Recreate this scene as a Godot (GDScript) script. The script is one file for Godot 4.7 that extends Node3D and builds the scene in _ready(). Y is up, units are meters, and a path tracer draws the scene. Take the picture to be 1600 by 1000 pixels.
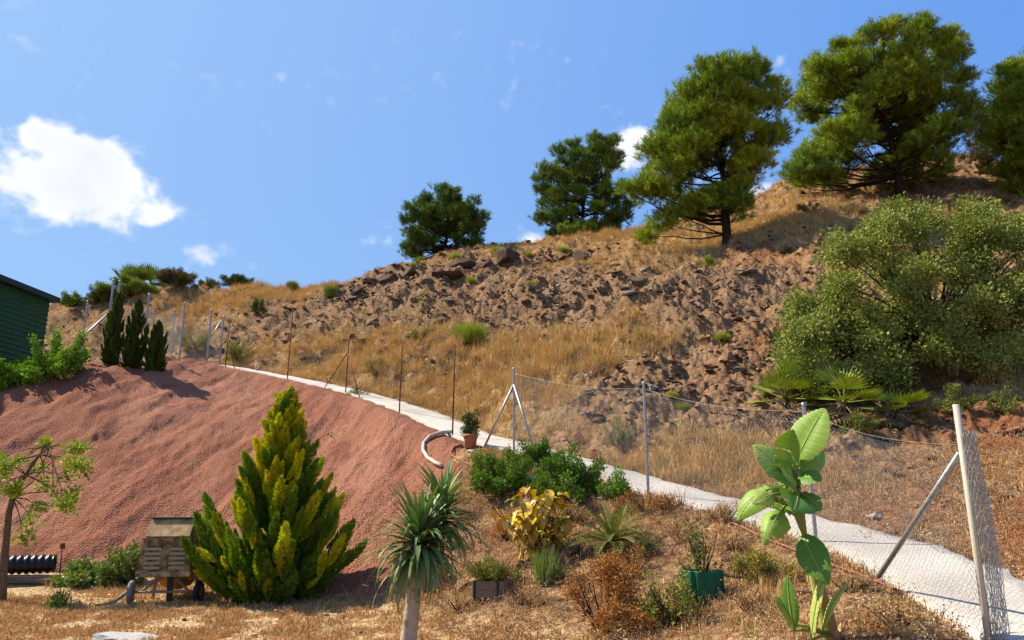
extends Node3D
# A hillside garden: red sprayed bank, concrete path with posts, dry rocky hill with pines.

const F := 1178.0            # focal length in photo pixels
const PITCH := 0.2374        # camera tilt, radians
const CAM_H := 1.6
var rng := RandomNumberGenerator.new()
var names := {}
var M := {}
var sun_to := Vector3(-0.64, 0.74, -0.24).normalized()

# ---------------------------------------------------------------- mesh builder
class MB:
	var v := PackedVector3Array()
	var c := PackedColorArray()
	var uv := PackedVector2Array()
	var ix := PackedInt32Array()
	var col := Color.WHITE
	func vert(p: Vector3) -> int:
		v.append(p)
		c.append(col)
		uv.append(Vector2.ZERO)
		return v.size() - 1
	func tri(a: Vector3, b: Vector3, d: Vector3) -> void:
		var i := vert(a)
		vert(b)
		vert(d)
		ix.append(i)
		ix.append(i + 1)
		ix.append(i + 2)
	func quad(a: Vector3, b: Vector3, d: Vector3, e: Vector3) -> void:
		var i := vert(a)
		vert(b)
		vert(d)
		vert(e)
		for k in [0, 1, 2, 0, 2, 3]:
			ix.append(i + k)
	func tube(pts: Array, rad: Array, sides := 6, cap := true) -> void:
		var n := pts.size()
		var first := v.size()
		var last_x := Vector3.ZERO
		for i in n:
			var p: Vector3 = pts[i]
			var t: Vector3 = ((pts[mini(i + 1, n - 1)] as Vector3) - (pts[maxi(i - 1, 0)] as Vector3)).normalized()
			if t.length() < 0.5:
				t = Vector3.UP
			var x := last_x - t * last_x.dot(t)
			if x.length() < 0.01:
				x = t.cross(Vector3.RIGHT if absf(t.x) < 0.8 else Vector3.FORWARD)
			x = x.normalized()
			last_x = x
			var y := t.cross(x)
			for s in sides:
				var a := TAU * s / sides
				vert(p + (x * cos(a) + y * sin(a)) * float(rad[mini(i, rad.size() - 1)]))
		for i in n - 1:
			for s in sides:
				var a := first + i * sides + s
				var b := first + i * sides + (s + 1) % sides
				ix.append_array([a, a + sides, b, b, a + sides, b + sides])
		if cap:
			for e in [0, n - 1]:
				var m := vert(pts[e])
				for s in sides:
					var a: int = first + e * sides + s
					var b: int = first + e * sides + (s + 1) % sides
					ix.append_array([m, a, b] if e == 0 else [m, b, a])
	func box(ctr: Vector3, size: Vector3, bs := Basis(), chamfer := 0.0) -> void:
		# chamfered box
		var h := size / 2.0
		var k := minf(chamfer, minf(h.x, minf(h.y, h.z)) * 0.9)
		var g := []
		for ax in 3:
			for sg in [-1.0, 1.0]:
				var q := []
				for cc in [[-1, -1], [1, -1], [1, 1], [-1, 1]]:
					var p := Vector3.ZERO
					p[ax] = h[ax] * sg
					p[(ax + 1) % 3] = (h[(ax + 1) % 3] - k) * cc[0]
					p[(ax + 2) % 3] = (h[(ax + 2) % 3] - k) * cc[1]
					q.append(ctr + bs * p)
				if sg > 0:
					q.reverse()
				quad(q[0], q[1], q[2], q[3])
		if k > 0.0:
			for ax in 3:
				var b1 := (ax + 1) % 3
				var b2 := (ax + 2) % 3
				for s1 in [-1.0, 1.0]:
					for s2 in [-1.0, 1.0]:
						var q := []
						for e in [[-1.0, 0], [1.0, 0], [1.0, 1], [-1.0, 1]]:
							var p := Vector3.ZERO
							p[ax] = (h[ax] - k) * e[0]
							p[b1] = (h[b1] - (k if e[1] else 0.0)) * s1
							p[b2] = (h[b2] - (0.0 if e[1] else k)) * s2
							q.append(ctr + bs * p)
						if s1 * s2 < 0:
							q.reverse()
						quad(q[3], q[2], q[1], q[0])
			for s0 in [-1.0, 1.0]:
				for s1 in [-1.0, 1.0]:
					for s2 in [-1.0, 1.0]:
						var q := []
						for ax in 3:
							var p := Vector3((h.x - k) * s0, (h.y - k) * s1, (h.z - k) * s2)
							p[ax] = h[ax] * [s0, s1, s2][ax]
							q.append(ctr + bs * p)
						if s0 * s1 * s2 < 0:
							q.reverse()
						tri(q[2], q[1], q[0])
	func lathe(prof: Array, sides: int, xf: Transform3D, open := true) -> void:
		# prof: Vector2(radius, height)
		var first := v.size()
		for p in prof:
			for s in sides:
				var a := TAU * s / sides
				vert(xf * Vector3(cos(a) * p.x, p.y, sin(a) * p.x))
		for i in prof.size() - 1:
			for s in sides:
				var a := first + i * sides + s
				var b := first + i * sides + (s + 1) % sides
				ix.append_array([a, b, a + sides, b, b + sides, a + sides])
	func kite(base: Vector3, tip: Vector3, side: Vector3, at := 0.4, lift := Vector3.ZERO) -> void:
		# a leaf of two triangles, folded along its midrib by lift
		var m := base.lerp(tip, at) + lift
		var i := vert(base)
		vert(m + side)
		vert(tip)
		vert(m - side)
		for k in [0, 1, 2, 0, 2, 3]:
			ix.append(i + k)
	func arrays() -> Array:
		var a := []
		a.resize(Mesh.ARRAY_MAX)
		a[Mesh.ARRAY_VERTEX] = v
		a[Mesh.ARRAY_COLOR] = c
		a[Mesh.ARRAY_TEX_UV] = uv
		a[Mesh.ARRAY_INDEX] = ix
		return a
	func mesh(smooth := false) -> ArrayMesh:
		if smooth:
			var st := SurfaceTool.new()
			st.create_from_arrays(arrays())
			st.generate_normals()
			return st.commit()
		var m := ArrayMesh.new()
		m.add_surface_from_arrays(Mesh.PRIMITIVE_TRIANGLES, arrays())
		return m

# ---------------------------------------------------------------- scene helpers
func numbered(called: String) -> String:
	var n: int = names.get(called, -1) + 1
	names[called] = n
	return called if n == 0 else "%s_%03d" % [called, n]
func tag(o: Node, label := "", category := "", group := "", kind := "") -> Node:
	if label: o.set_meta("label", label)
	if category: o.set_meta("category", category)
	if group: o.set_meta("group", group)
	if kind: o.set_meta("kind", kind)
	return o
func thing(called: String, at: Vector3, label: String, category: String, group := "", turn := 0.0) -> Node3D:
	var o := Node3D.new()
	o.name = numbered(called)
	add_child(o)
	o.position = at
	o.rotation.y = turn
	tag(o, label, category, group)
	return o
func put(called: String, m: Mesh, mat: Material, parent: Node = self, xf := Transform3D()) -> MeshInstance3D:
	var o := MeshInstance3D.new()
	o.name = numbered(called) if parent == self else called
	o.mesh = m
	o.material_override = mat
	o.transform = xf
	parent.add_child(o, true)
	return o
func many(called: String, m: Mesh, mat: Material, xf: Array, cols: Array, parent: Node = self) -> MultiMeshInstance3D:
	var mm := MultiMesh.new()
	mm.transform_format = MultiMesh.TRANSFORM_3D
	mm.use_colors = true
	mm.mesh = m
	mm.instance_count = xf.size()
	for i in xf.size():
		mm.set_instance_transform(i, xf[i])
		mm.set_instance_color(i, cols[i])
	var o := MultiMeshInstance3D.new()
	o.name = numbered(called) if parent == self else called
	o.multimesh = mm
	o.material_override = mat
	parent.add_child(o, true)
	o.set_meta("kind", "stuff")
	return o
func rnd(a: float, b: float) -> float:
	return rng.randf_range(a, b)
func rdir() -> Vector3:
	var z := rng.randf_range(-1, 1)
	var a := rng.randf() * TAU
	var r := sqrt(1 - z * z)
	return Vector3(r * cos(a), z, r * sin(a))
func toward(dir: Vector3, spin: float, s := 1.0) -> Basis:
	# a basis whose y axis points along dir
	var y := dir.normalized()
	var x := y.cross(Vector3(0.31, 0.2, 0.93)).normalized()
	var z := x.cross(y)
	return Basis(x, y, z) * Basis(Vector3.UP, spin) * Basis.from_scale(Vector3.ONE * s)
func vary(c: Color, amount: float) -> Color:
	var k := 1.0 + rng.randf_range(-amount, amount)
	var w := rng.randf_range(-amount, amount) * 0.35
	return Color(c.r * k * (1.0 + w), c.g * k, c.b * k * (1.0 - w))

# ---------------------------------------------------------------- photo geometry
func hp(py: float, d: float) -> float:
	var cy := (500.0 - py) / F
	var t := tan(PITCH)
	return CAM_H + d * (t + cy) / (1.0 - cy * t)
func ux(px: float, py: float) -> float:
	return (px - 800.0) / F / (cos(PITCH) - (500.0 - py) / F * sin(PITCH))
func gp(px: float, py: float, d: float) -> Vector3:
	return Vector3(ux(px, py) * d, hp(py, d), -d)
func surface(x: float, z: float) -> float:
	# the ground, or the sprayed bank where it lies above
	var g := ground(x, z)
	if look(T_bank, x, z) > -0.5:
		g = maxf(g, bank_height(x, z))
	return g
func hit(px: float, py: float) -> Vector3:
	# where the sight line of a pixel meets the ground
	var d := 3.5
	var last := 3.5
	while d < 95.0:
		var p := gp(px, py, d)
		if surface(p.x, p.z) > p.y:
			for k in 12:
				var m := (last + d) / 2.0
				p = gp(px, py, m)
				if surface(p.x, p.z) > p.y: d = m
				else: last = m
			return p
		last = d
		d *= 1.012
	return gp(px, py, 50.0)
func onground(px: float, d: float) -> Vector3:
	var x := (px - 800.0) / F / 0.99 * d
	return Vector3(x, ground(x, -d), -d)
func metres(n_px: float, p: Vector3) -> float:
	return n_px / F * (-p.z * cos(PITCH) + (p.y - CAM_H) * sin(PITCH))

# ---------------------------------------------------------------- terrain
# [photo column, [[distance, row in the photo or (third value) height in metres], ...]]
var COLS := [
	[-420, [[2, 0, 0], [9, 0, 0], [16, 0, 0.1], [23, 0, 4.4], [27, 0, 5.0], [32, 0, 5.2], [45, 0, 8], [62, 0, 12], [100, 0, 10], [200, 0, 0]]],
	[0, [[2, 0, 0], [9, 0, 0], [15, 0, 0.02], [16.4, 0, 0.25], [19, 0, 2.3], [22.6, 600], [25, 0, 5.3], [32, 0, 5.9], [48, 484], [70, 0, 14], [110, 0, 8], [200, 0, 0]]],
	[165, [[2, 0, 0], [9, 0, 0], [14.6, 0, 0.02], [16.1, 0, 0.25], [20.5, 0, 3.3], [25, 556], [27, 0, 6.5], [33, 0, 7.3], [36, 0, 8.4], [46, 452], [60, 0, 14.3], [110, 0, 9], [200, 0, 0]]],
	[300, [[2, 0, 0], [9, 0, 0], [14.3, 0, 0.02], [15.9, 0, 0.25], [21.5, 0, 3.6], [27.4, 562], [31, 0, 7.1], [36, 0, 8.8], [46, 447], [60, 0, 14.6], [110, 0, 9], [200, 0, 0]]],
	[449, [[2, 0, 0], [9, 0, 0], [13.5, 0, 0.02], [15, 0, 0.25], [20.5, 0, 3.2], [25.8, 591], [27.6, 0, 6.0], [34, 0, 9.1], [46, 448], [60, 0, 15.2], [110, 0, 10], [200, 0, 0]]],
	[540, [[2, 0, 0], [9, 0, 0], [12.8, 0, 0.02], [14.2, 0, 0.25], [19, 0, 2.75], [23.4, 613], [25.2, 0, 5.3], [33, 0, 9.4], [46, 443], [58, 0, 15.4], [110, 0, 11], [200, 0, 0]]],
	[624, [[2, 0, 0], [9, 0, 0], [11.5, 0, 0.05], [13.2, 0, 0.3], [17.3, 0, 2.25], [20.9, 641], [22.8, 0, 4.4], [32, 0, 9.6], [48, 404], [60, 0, 18.6], [110, 0, 14], [200, 0, 5]]],
	[707, [[2, 0, 0], [8.5, 0, 0], [11, 0, 0.2], [15, 0, 1.75], [18.4, 679], [20.2, 0, 3.5], [30, 0, 9.0], [49, 391], [60, 0, 19.8], [110, 0, 16], [200, 0, 8]]],
	[803, [[2, 0, 0], [8.2, 0, 0], [9.6, 0, 0.25], [12.5, 0, 1.2], [15.9, 706], [17.8, 0, 2.95], [28, 0, 8.4], [50, 380], [62, 0, 21.3], [110, 0, 20], [200, 0, 12]]],
	[910, [[2, 0, 0], [7.6, 0, 0], [8.9, 0, 0.25], [11, 0, 0.95], [14, 738], [16, 0, 2.4], [27, 0, 8.2], [50, 367], [64, 0, 22.5], [110, 0, 23], [200, 0, 18]]],
	[1013, [[2, 0, 0], [6.8, 0, 0], [8, 0, 0.25], [10, 0, 0.9], [12.4, 771], [14.6, 0, 2.05], [25, 0, 7.7], [48, 358], [66, 0, 24.4], [110, 0, 27], [200, 0, 24]]],
	[1140, [[2, 0, 0], [5.6, 0, 0.02], [6.8, 0, 0.25], [9, 0, 0.85], [10.9, 807], [13.2, 0, 1.75], [18, 0, 3.9], [24, 0, 7.4], [38, 389], [52, 322], [110, 0, 34], [200, 0, 30]]],
	[1275, [[2, 0, 0], [4.4, 0, 0.05], [5.8, 0, 0.3], [7.5, 0, 0.7], [9.4, 845], [12, 0, 1.55], [18, 0, 3.8], [28, 0, 10.0], [42, 314], [52, 274], [110, 0, 40], [200, 0, 34]]],
	[1400, [[2, 0, 0.05], [3.8, 0, 0.1], [5.6, 0, 0.45], [7.4, 0, 0.85], [9.8, 0, 1.3], [14, 0, 2.4], [18, 0, 3.9], [28, 0, 10.3], [44, 303], [54, 258], [110, 0, 42], [200, 0, 36]]],
	[1545, [[2, 0, 0.1], [3.5, 0, 0.25], [5.5, 0, 0.55], [6, 0, 0.62], [7.9, 0, 1.0], [11, 0, 1.9], [18, 0, 4.5], [28, 0, 10.8], [44, 298], [56, 240], [110, 0, 44], [200, 0, 38]]],
	[1900, [[2, 0, 0.2], [3, 0, 0.3], [4.6, 0, 0.6], [6.2, 0, 1.0], [9, 0, 1.9], [18, 0, 5.2], [28, 0, 11.4], [44, 0, 21], [58, 0, 30], [110, 0, 46], [200, 0, 40]]],
]
const NA := 281
const NR := 260
const A0 := -1.22
const A1 := 1.22
const R0 := 1.8
const R1 := 240.0
var T := PackedFloat32Array()
var T_gold := PackedFloat32Array()
var T_rock := PackedFloat32Array()
var T_red := PackedFloat32Array()
var T_bank := PackedFloat32Array()
var n_big := FastNoiseLite.new()
var n_mid := FastNoiseLite.new()
var n_fine := FastNoiseLite.new()
var n_ridge := FastNoiseLite.new()
# left edge of the path: x, height, z
var LE := PackedVector3Array()
var RE := PackedVector3Array()
var BANK := PackedVector2Array()

func look(t: PackedFloat32Array, x: float, z: float) -> float:
	var a := atan2(x, -z)
	var r := sqrt(x * x + z * z)
	var fa := clampf((a - A0) / (A1 - A0) * (NA - 1), 0.0, NA - 1.001)
	var fr := clampf(log(maxf(r, R0) / R0) / log(R1 / R0) * (NR - 1), 0.0, NR - 1.001)
	var ia := int(fa)
	var ir := int(fr)
	fa -= ia
	fr -= ir
	var k := ia * NR + ir
	return lerpf(lerpf(t[k], t[k + 1], fr), lerpf(t[k + NR], t[k + NR + 1], fr), fa)
func cell(i: int, j: int) -> Vector2:
	var a := A0 + (A1 - A0) * i / (NA - 1)
	var r := R0 * pow(R1 / R0, float(j) / (NR - 1))
	return Vector2(sin(a) * r, -cos(a) * r)
func blur(t: PackedFloat32Array, wa: int, wr: int) -> PackedFloat32Array:
	for pass_n in 2:
		var o := PackedFloat32Array()
		o.resize(t.size())
		var w := wa if pass_n == 0 else wr
		var st := NR if pass_n == 0 else 1
		var top := NA if pass_n == 0 else NR
		for i in NA:
			for j in NR:
				var at := i if pass_n == 0 else j
				var s := 0.0
				var n := 0
				for k in range(-w, w + 1):
					if at + k >= 0 and at + k < top:
						s += t[i * NR + j + k * st]
						n += 1
				o[i * NR + j] = s / n
		t = o
	return t
func make_tables() -> void:
	n_big.seed = 3; n_big.frequency = 0.16; n_big.fractal_octaves = 3
	n_mid.seed = 5; n_mid.frequency = 0.7; n_mid.fractal_octaves = 3
	n_fine.seed = 7; n_fine.frequency = 2.6; n_fine.fractal_octaves = 3
	n_ridge.seed = 11; n_ridge.frequency = 0.42; n_ridge.fractal_type = FastNoiseLite.FRACTAL_RIDGED; n_ridge.fractal_octaves = 4
	T.resize(NA * NR)
	var prof := []
	for col in COLS:
		var u: float = (col[0] - 800.0) / F / 0.985
		var a := atan(u)
		var row := []
		for e in col[1]:
			row.append(Vector2(log(e[0] / cos(a)), e[2] if e.size() > 2 else hp(e[1], e[0])))
		prof.append([a, row])
	for i in NA:
		var a := A0 + (A1 - A0) * i / (NA - 1)
		var k := 0
		while k < prof.size() - 2 and prof[k + 1][0] < a:
			k += 1
		var w := clampf((a - prof[k][0]) / (prof[k + 1][0] - prof[k][0]), 0.0, 1.0)
		var g := [0, 0]
		for j in NR:
			var lr := log(R0) + log(R1 / R0) * j / (NR - 1)
			var hh := [0.0, 0.0]
			# walk both neighbouring profiles by their own fraction, so that features (foot, crest) connect
			for s in 2:
				var row: Array = prof[k + s][1]
				while g[s] < row.size() - 2 and row[g[s] + 1].x < lr:
					g[s] += 1
				var p: Vector2 = row[g[s]]
				var q: Vector2 = row[g[s] + 1]
				var f := clampf((exp(lr) - exp(p.x)) / (exp(q.x) - exp(p.x)), 0.0, 1.0)
				hh[s] = lerpf(p.y, q.y, f)
			T[i * NR + j] = lerpf(hh[0], hh[1], w)
	T = blur(T, 2, 2)
	# the path's edges
	var pts := [[1560, 0, 1.8, 0.1], [1545, 0, 3.5, 0.25], [1545, 1000, 6.0], [1275, 845, 9.4], [1013, 771, 12.4], [803, 706, 15.9], [707, 679, 18.4], [624, 641, 20.9], [540, 613, 23.4], [449, 591, 25.8], [357, 573, 27.6], [290, 563, 28.6]]
	var raw := []
	for p in pts:
		raw.append(Vector3(3.45, p[3], -p[2]) if p.size() > 3 else gp(p[0], p[1], p[2]))
	for i in raw.size() - 1:
		var p0: Vector3 = raw[maxi(i - 1, 0)]
		var p3: Vector3 = raw[mini(i + 2, raw.size() - 1)]
		for s in 8:
			LE.append((raw[i] as Vector3).cubic_interpolate(raw[i + 1], p0, p3, s / 8.0))
	LE.append(raw[raw.size() - 1])
	for i in LE.size():
		var t := LE[mini(i + 1, LE.size() - 1)] - LE[maxi(i - 1, 0)]
		var side := Vector3(-t.z, 0, t.x).normalized()
		var w := 1.1 - 0.25 * smoothstep(40, 80, i)
		RE.append(LE[i] + side * w + Vector3(0, 0.07, 0))
	# the sprayed bank's outline in plan
	for p in [[-420, 0, 16.2], [0, 0, 15.9], [165, 0, 15.6], [300, 0, 15.2], [449, 0, 14.3], [540, 0, 13.3], [590, 0, 12.6], [622, 0, 12.7], [668, 0, 13.6], [700, 0, 14.6], [722, 0, 16.0], [716, 0, 17.6]]:
		BANK.append(Vector2((p[0] - 800.0) / F / 1.0 * p[2], -p[2]))
	for i in range(46, LE.size(), 4):
		BANK.append(Vector2(LE[i].x, LE[i].z))
	for p in [[230, 0, 27.6], [165, 0, 25.6], [80, 0, 24.0], [0, 0, 22.8], [-420, 0, 23.2]]:
		BANK.append(Vector2((p[0] - 800.0) / F / 0.985 * p[2], -p[2]))
	T_bank.resize(NA * NR)
	for i in NA:
		for j in NR:
			var p := cell(i, j)
			T_bank[i * NR + j] = clampf(bank_sd(p), -4.0, 4.0)
func bank_sd(p: Vector2) -> float:
	# signed distance to the bank's outline, positive inside
	var best := 1e9
	var n := BANK.size()
	for i in n:
		var q := Geometry2D.get_closest_point_to_segment(p, BANK[i], BANK[(i + 1) % n])
		best = minf(best, p.distance_squared_to(q))
	return sqrt(best) * (1.0 if Geometry2D.is_point_in_polygon(p, BANK) else -1.0)
func paint_table(list: Array) -> PackedFloat32Array:
	# patches on the hill: [px, py, radius across, radius in depth, weight]
	var t := PackedFloat32Array()
	t.resize(NA * NR)
	for e in list:
		var p := hit(e[0], e[1])
		for i in NA:
			for j in NR:
				var q := cell(i, j)
				var dx := (q.x - p.x) / float(e[2])
				var dz := (q.y - p.z) / float(e[3])
				var g := dx * dx + dz * dz
				if g < 6.0:
					t[i * NR + j] += float(e[4]) * exp(-g * 1.2)
	return t
func path_near(x: float, z: float) -> Vector3:
	# (distance outside the path: 0 on it, its height, 1 right side or -1 left side)
	var best := 1e9
	var res := Vector3(9, 0, 1)
	if -z > 33.0 or -z < -2.0 or x > 8.5 or x < -17.0:
		return res
	var p := Vector2(x, z)
	for i in range(0, LE.size() - 1, 2):
		var j := mini(i + 2, LE.size() - 1)
		var a := Vector2(LE[i].x, LE[i].z)
		var d := Vector2(LE[j].x, LE[j].z) - a
		var f := clampf((p - a).dot(d) / d.length_squared(), 0.0, 1.0)
		var c := a + d * f
		var w := LE[i].distance_to(RE[i])
		var sd := (p - c).dot(Vector2(-d.y, d.x).normalized())
		var along := absf((p - c).dot(d.normalized()))
		var out := maxf(maxf(-sd, sd - w), 0.0)
		var dist := sqrt(out * out + along * along)
		if dist < best:
			best = dist
			res = Vector3(dist, lerpf(LE[i].y, LE[j].y, f) + 0.07 * clampf(sd / w, 0.0, 1.0), 1.0 if sd > w * 0.5 else -1.0)
	return res
func ground(x: float, z: float) -> float:
	var a := absf(atan2(x, -z))
	var h := look(T, x, z)
	var r := sqrt(x * x + z * z)
	if a > 1.22:
		h = lerpf(h, 0.0, smoothstep(1.22, 2.3, a))
	var bank := look(T_bank, x, z)
	var hill := smoothstep(9.0, 22.0, r) * smoothstep(0.5, 3.0, h)
	var rough := 0.025 + 0.05 * smoothstep(0.15, 0.8, h)
	var n := n_big.get_noise_2d(x, z) * 0.75 * hill + n_mid.get_noise_2d(x, z) * (0.26 * hill + rough) + n_fine.get_noise_2d(x, z) * (0.10 * hill + 0.02)
	if hill > 0.05:
		# ledges of rock where the hill is stony
		var rk := clampf(look(T_rock, x, z), 0.0, 1.2) if T_rock.size() else 0.0
		n += (n_ridge.get_noise_2d(x * 0.8, z * 1.7) * 0.5) * hill * (0.26 + 0.55 * rk)
	var pn := path_near(x, z)
	var keep := smoothstep(0.0, 1.6, pn.x)
	n *= keep * smoothstep(0.6, -0.3, bank)
	h = lerpf(pn.y - 0.10 if pn.x < 0.02 else pn.y - 0.05, h, smoothstep(0.05, 1.3, pn.x))
	return h + n - 0.16 * smoothstep(0.0, 0.5, bank)

# ---------------------------------------------------------------- materials
func vmat(rough := 0.9, back := Color.BLACK, spec := 0.3) -> StandardMaterial3D:
	var m := StandardMaterial3D.new()
	m.vertex_color_use_as_albedo = true
	m.roughness = rough
	m.metallic_specular = spec
	if back != Color.BLACK:
		m.backlight_enabled = true
		m.backlight = back
	return m
func noise_tex(freq: float, lo: float, hi: float, sd: int, size := 1024, oct := 5, type := FastNoiseLite.TYPE_SIMPLEX_SMOOTH, tint_lo := Color.WHITE, tint_hi := Color.WHITE) -> NoiseTexture2D:
	var n := FastNoiseLite.new()
	n.seed = sd
	n.noise_type = type
	n.frequency = freq
	n.fractal_octaves = oct
	var t := NoiseTexture2D.new()
	t.width = size
	t.height = size
	t.seamless = true
	t.noise = n
	var g := Gradient.new()
	g.set_color(0, Color(lo * tint_lo.r, lo * tint_lo.g, lo * tint_lo.b))
	g.set_color(1, Color(hi * tint_hi.r, hi * tint_hi.g, hi * tint_hi.b))
	t.color_ramp = g
	return t
func tri_mat(m: StandardMaterial3D, tex: Texture2D, scale: float, bump: Texture2D = null, cm := 0.0, world := true) -> StandardMaterial3D:
	m.albedo_texture = tex
	m.uv1_triplanar = true
	m.uv1_world_triplanar = world
	m.uv1_scale = Vector3.ONE * scale
	if bump:
		m.heightmap_enabled = true
		m.heightmap_texture = bump
		m.heightmap_scale = cm
	return m
func flat(c: Color, rough := 0.8, metal := 0.0) -> StandardMaterial3D:
	# c is a linear base colour
	var m := StandardMaterial3D.new()
	m.albedo_color = c.linear_to_srgb()
	m.roughness = rough
	m.metallic = metal
	m.metallic_specular = 0.35
	return m
func make_materials() -> void:
	var grain := noise_tex(0.03, 0.62, 1.12, 21)
	var grit := noise_tex(0.09, 0.3, 1.0, 22, 1024, 4)
	var clod := noise_tex(0.035, 0.0, 1.0, 23, 1024, 5)
	M.ground = tri_mat(vmat(0.97, Color.BLACK, 0.15), noise_tex(0.02, 0.5, 1.25, 25, 1024, 6), 0.37, noise_tex(0.018, 0.0, 1.0, 26, 1024, 6), 6.0)
	M.bank = tri_mat(vmat(0.9, Color.BLACK, 0.2), noise_tex(0.05, 0.55, 1.15, 31, 1024, 5), 0.5, noise_tex(0.035, 0.0, 1.0, 32, 1024, 6), 9.0)
	M.concrete = tri_mat(vmat(0.85, Color.BLACK, 0.25), noise_tex(0.03, 0.74, 1.06, 33, 1024, 5), 0.6, grit, 0.6)
	M.rock = tri_mat(vmat(0.85, Color.BLACK, 0.25), noise_tex(0.03, 0.45, 1.15, 34, 512, 5), 1.2, clod, 2.5)
	M.grass = vmat(0.8, Color(0.6, 0.5, 0.35), 0.2)
	M.bark = tri_mat(vmat(0.95, Color.BLACK, 0.15), noise_tex(0.05, 0.35, 1.2, 36, 512, 4), 1.5, clod, 3.0)
	M.needle = vmat(0.6, Color(0.6, 0.7, 0.3), 0.25)
	M.leaf = vmat(0.62, Color(0.6, 0.66, 0.3), 0.25)
	M.big_leaf = vmat(0.5, Color(0.55, 0.6, 0.25), 0.35)
	M.dry_leaf = vmat(0.7, Color(0.5, 0.42, 0.2), 0.3)
	M.zinc = tri_mat(flat(Color(0.42, 0.45, 0.48), 0.42, 0.7), noise_tex(0.02, 0.7, 1.05, 38, 512, 4), 2.0)
	M.pale_pipe = tri_mat(flat(Color(0.62, 0.54, 0.44), 0.7), grain, 3.0)
	M.rust = tri_mat(flat(Color(0.16, 0.07, 0.04), 0.9), noise_tex(0.06, 0.5, 1.2, 39, 512, 4), 4.0)
	M.wire = flat(Color(0.30, 0.30, 0.29), 0.6, 0.3)
	M.terracotta = tri_mat(flat(Color(0.50, 0.18, 0.09), 0.85), grain, 3.0)
	M.old_wood = tri_mat(flat(Color(0.34, 0.25, 0.17), 0.9), noise_tex(0.04, 0.5, 1.1, 40, 512, 4), 3.0, grit, 0.4)
	M.green_plastic = tri_mat(flat(Color(0.006, 0.13, 0.062), 0.45), grain, 3.0)
	M.hose_white = tri_mat(flat(Color(0.62, 0.52, 0.42), 0.6), grain, 3.0)
	M.hose_red = flat(Color(0.28, 0.10, 0.06), 0.6)
	M.hose_black = flat(Color(0.02, 0.02, 0.022), 0.5)
	M.pipe_black = tri_mat(flat(Color(0.014, 0.014, 0.016), 0.38), grain, 2.0)
	M.shed_green = tri_mat(flat(Color(0.012, 0.10, 0.055), 0.55), noise_tex(0.02, 0.7, 1.08, 41, 512, 4), 0.8)
	M.shed_trim = flat(Color(0.012, 0.035, 0.045), 0.5)
	M.white_stud = flat(Color(0.45, 0.5, 0.48), 0.6)
	M.mix_body = tri_mat(flat(Color(0.44, 0.31, 0.17), 0.85), noise_tex(0.02, 0.45, 1.25, 42, 512, 5, FastNoiseLite.TYPE_SIMPLEX_SMOOTH, Color(0.9, 0.75, 0.6), Color(1, 1, 0.95)), 0.5)
	M.mix_rust = tri_mat(flat(Color(0.30, 0.19, 0.08), 0.9), noise_tex(0.02, 0.35, 1.3, 43, 512, 6), 0.6)
	M.mix_pale = tri_mat(flat(Color(0.55, 0.50, 0.36), 0.85), noise_tex(0.05, 0.4, 1.1, 44, 512, 5), 3.0)
	M.mix_drum = tri_mat(flat(Color(0.48, 0.25, 0.09), 0.85), noise_tex(0.02, 0.5, 1.15, 45, 512, 5), 1.6)
	M.mix_frame = tri_mat(flat(Color(0.30, 0.24, 0.17), 0.8), grain, 3.0)
	M.mix_dark = flat(Color(0.03, 0.028, 0.025), 0.6)
	M.tyre = tri_mat(flat(Color(0.03, 0.029, 0.028), 0.9), grain, 4.0)
	M.tyre_worn = tri_mat(flat(Color(0.23, 0.22, 0.2), 0.95), grain, 4.0)
	M.white_stone = tri_mat(flat(Color(0.74, 0.71, 0.66), 0.8), grain, 3.0, clod, 1.5)

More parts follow.
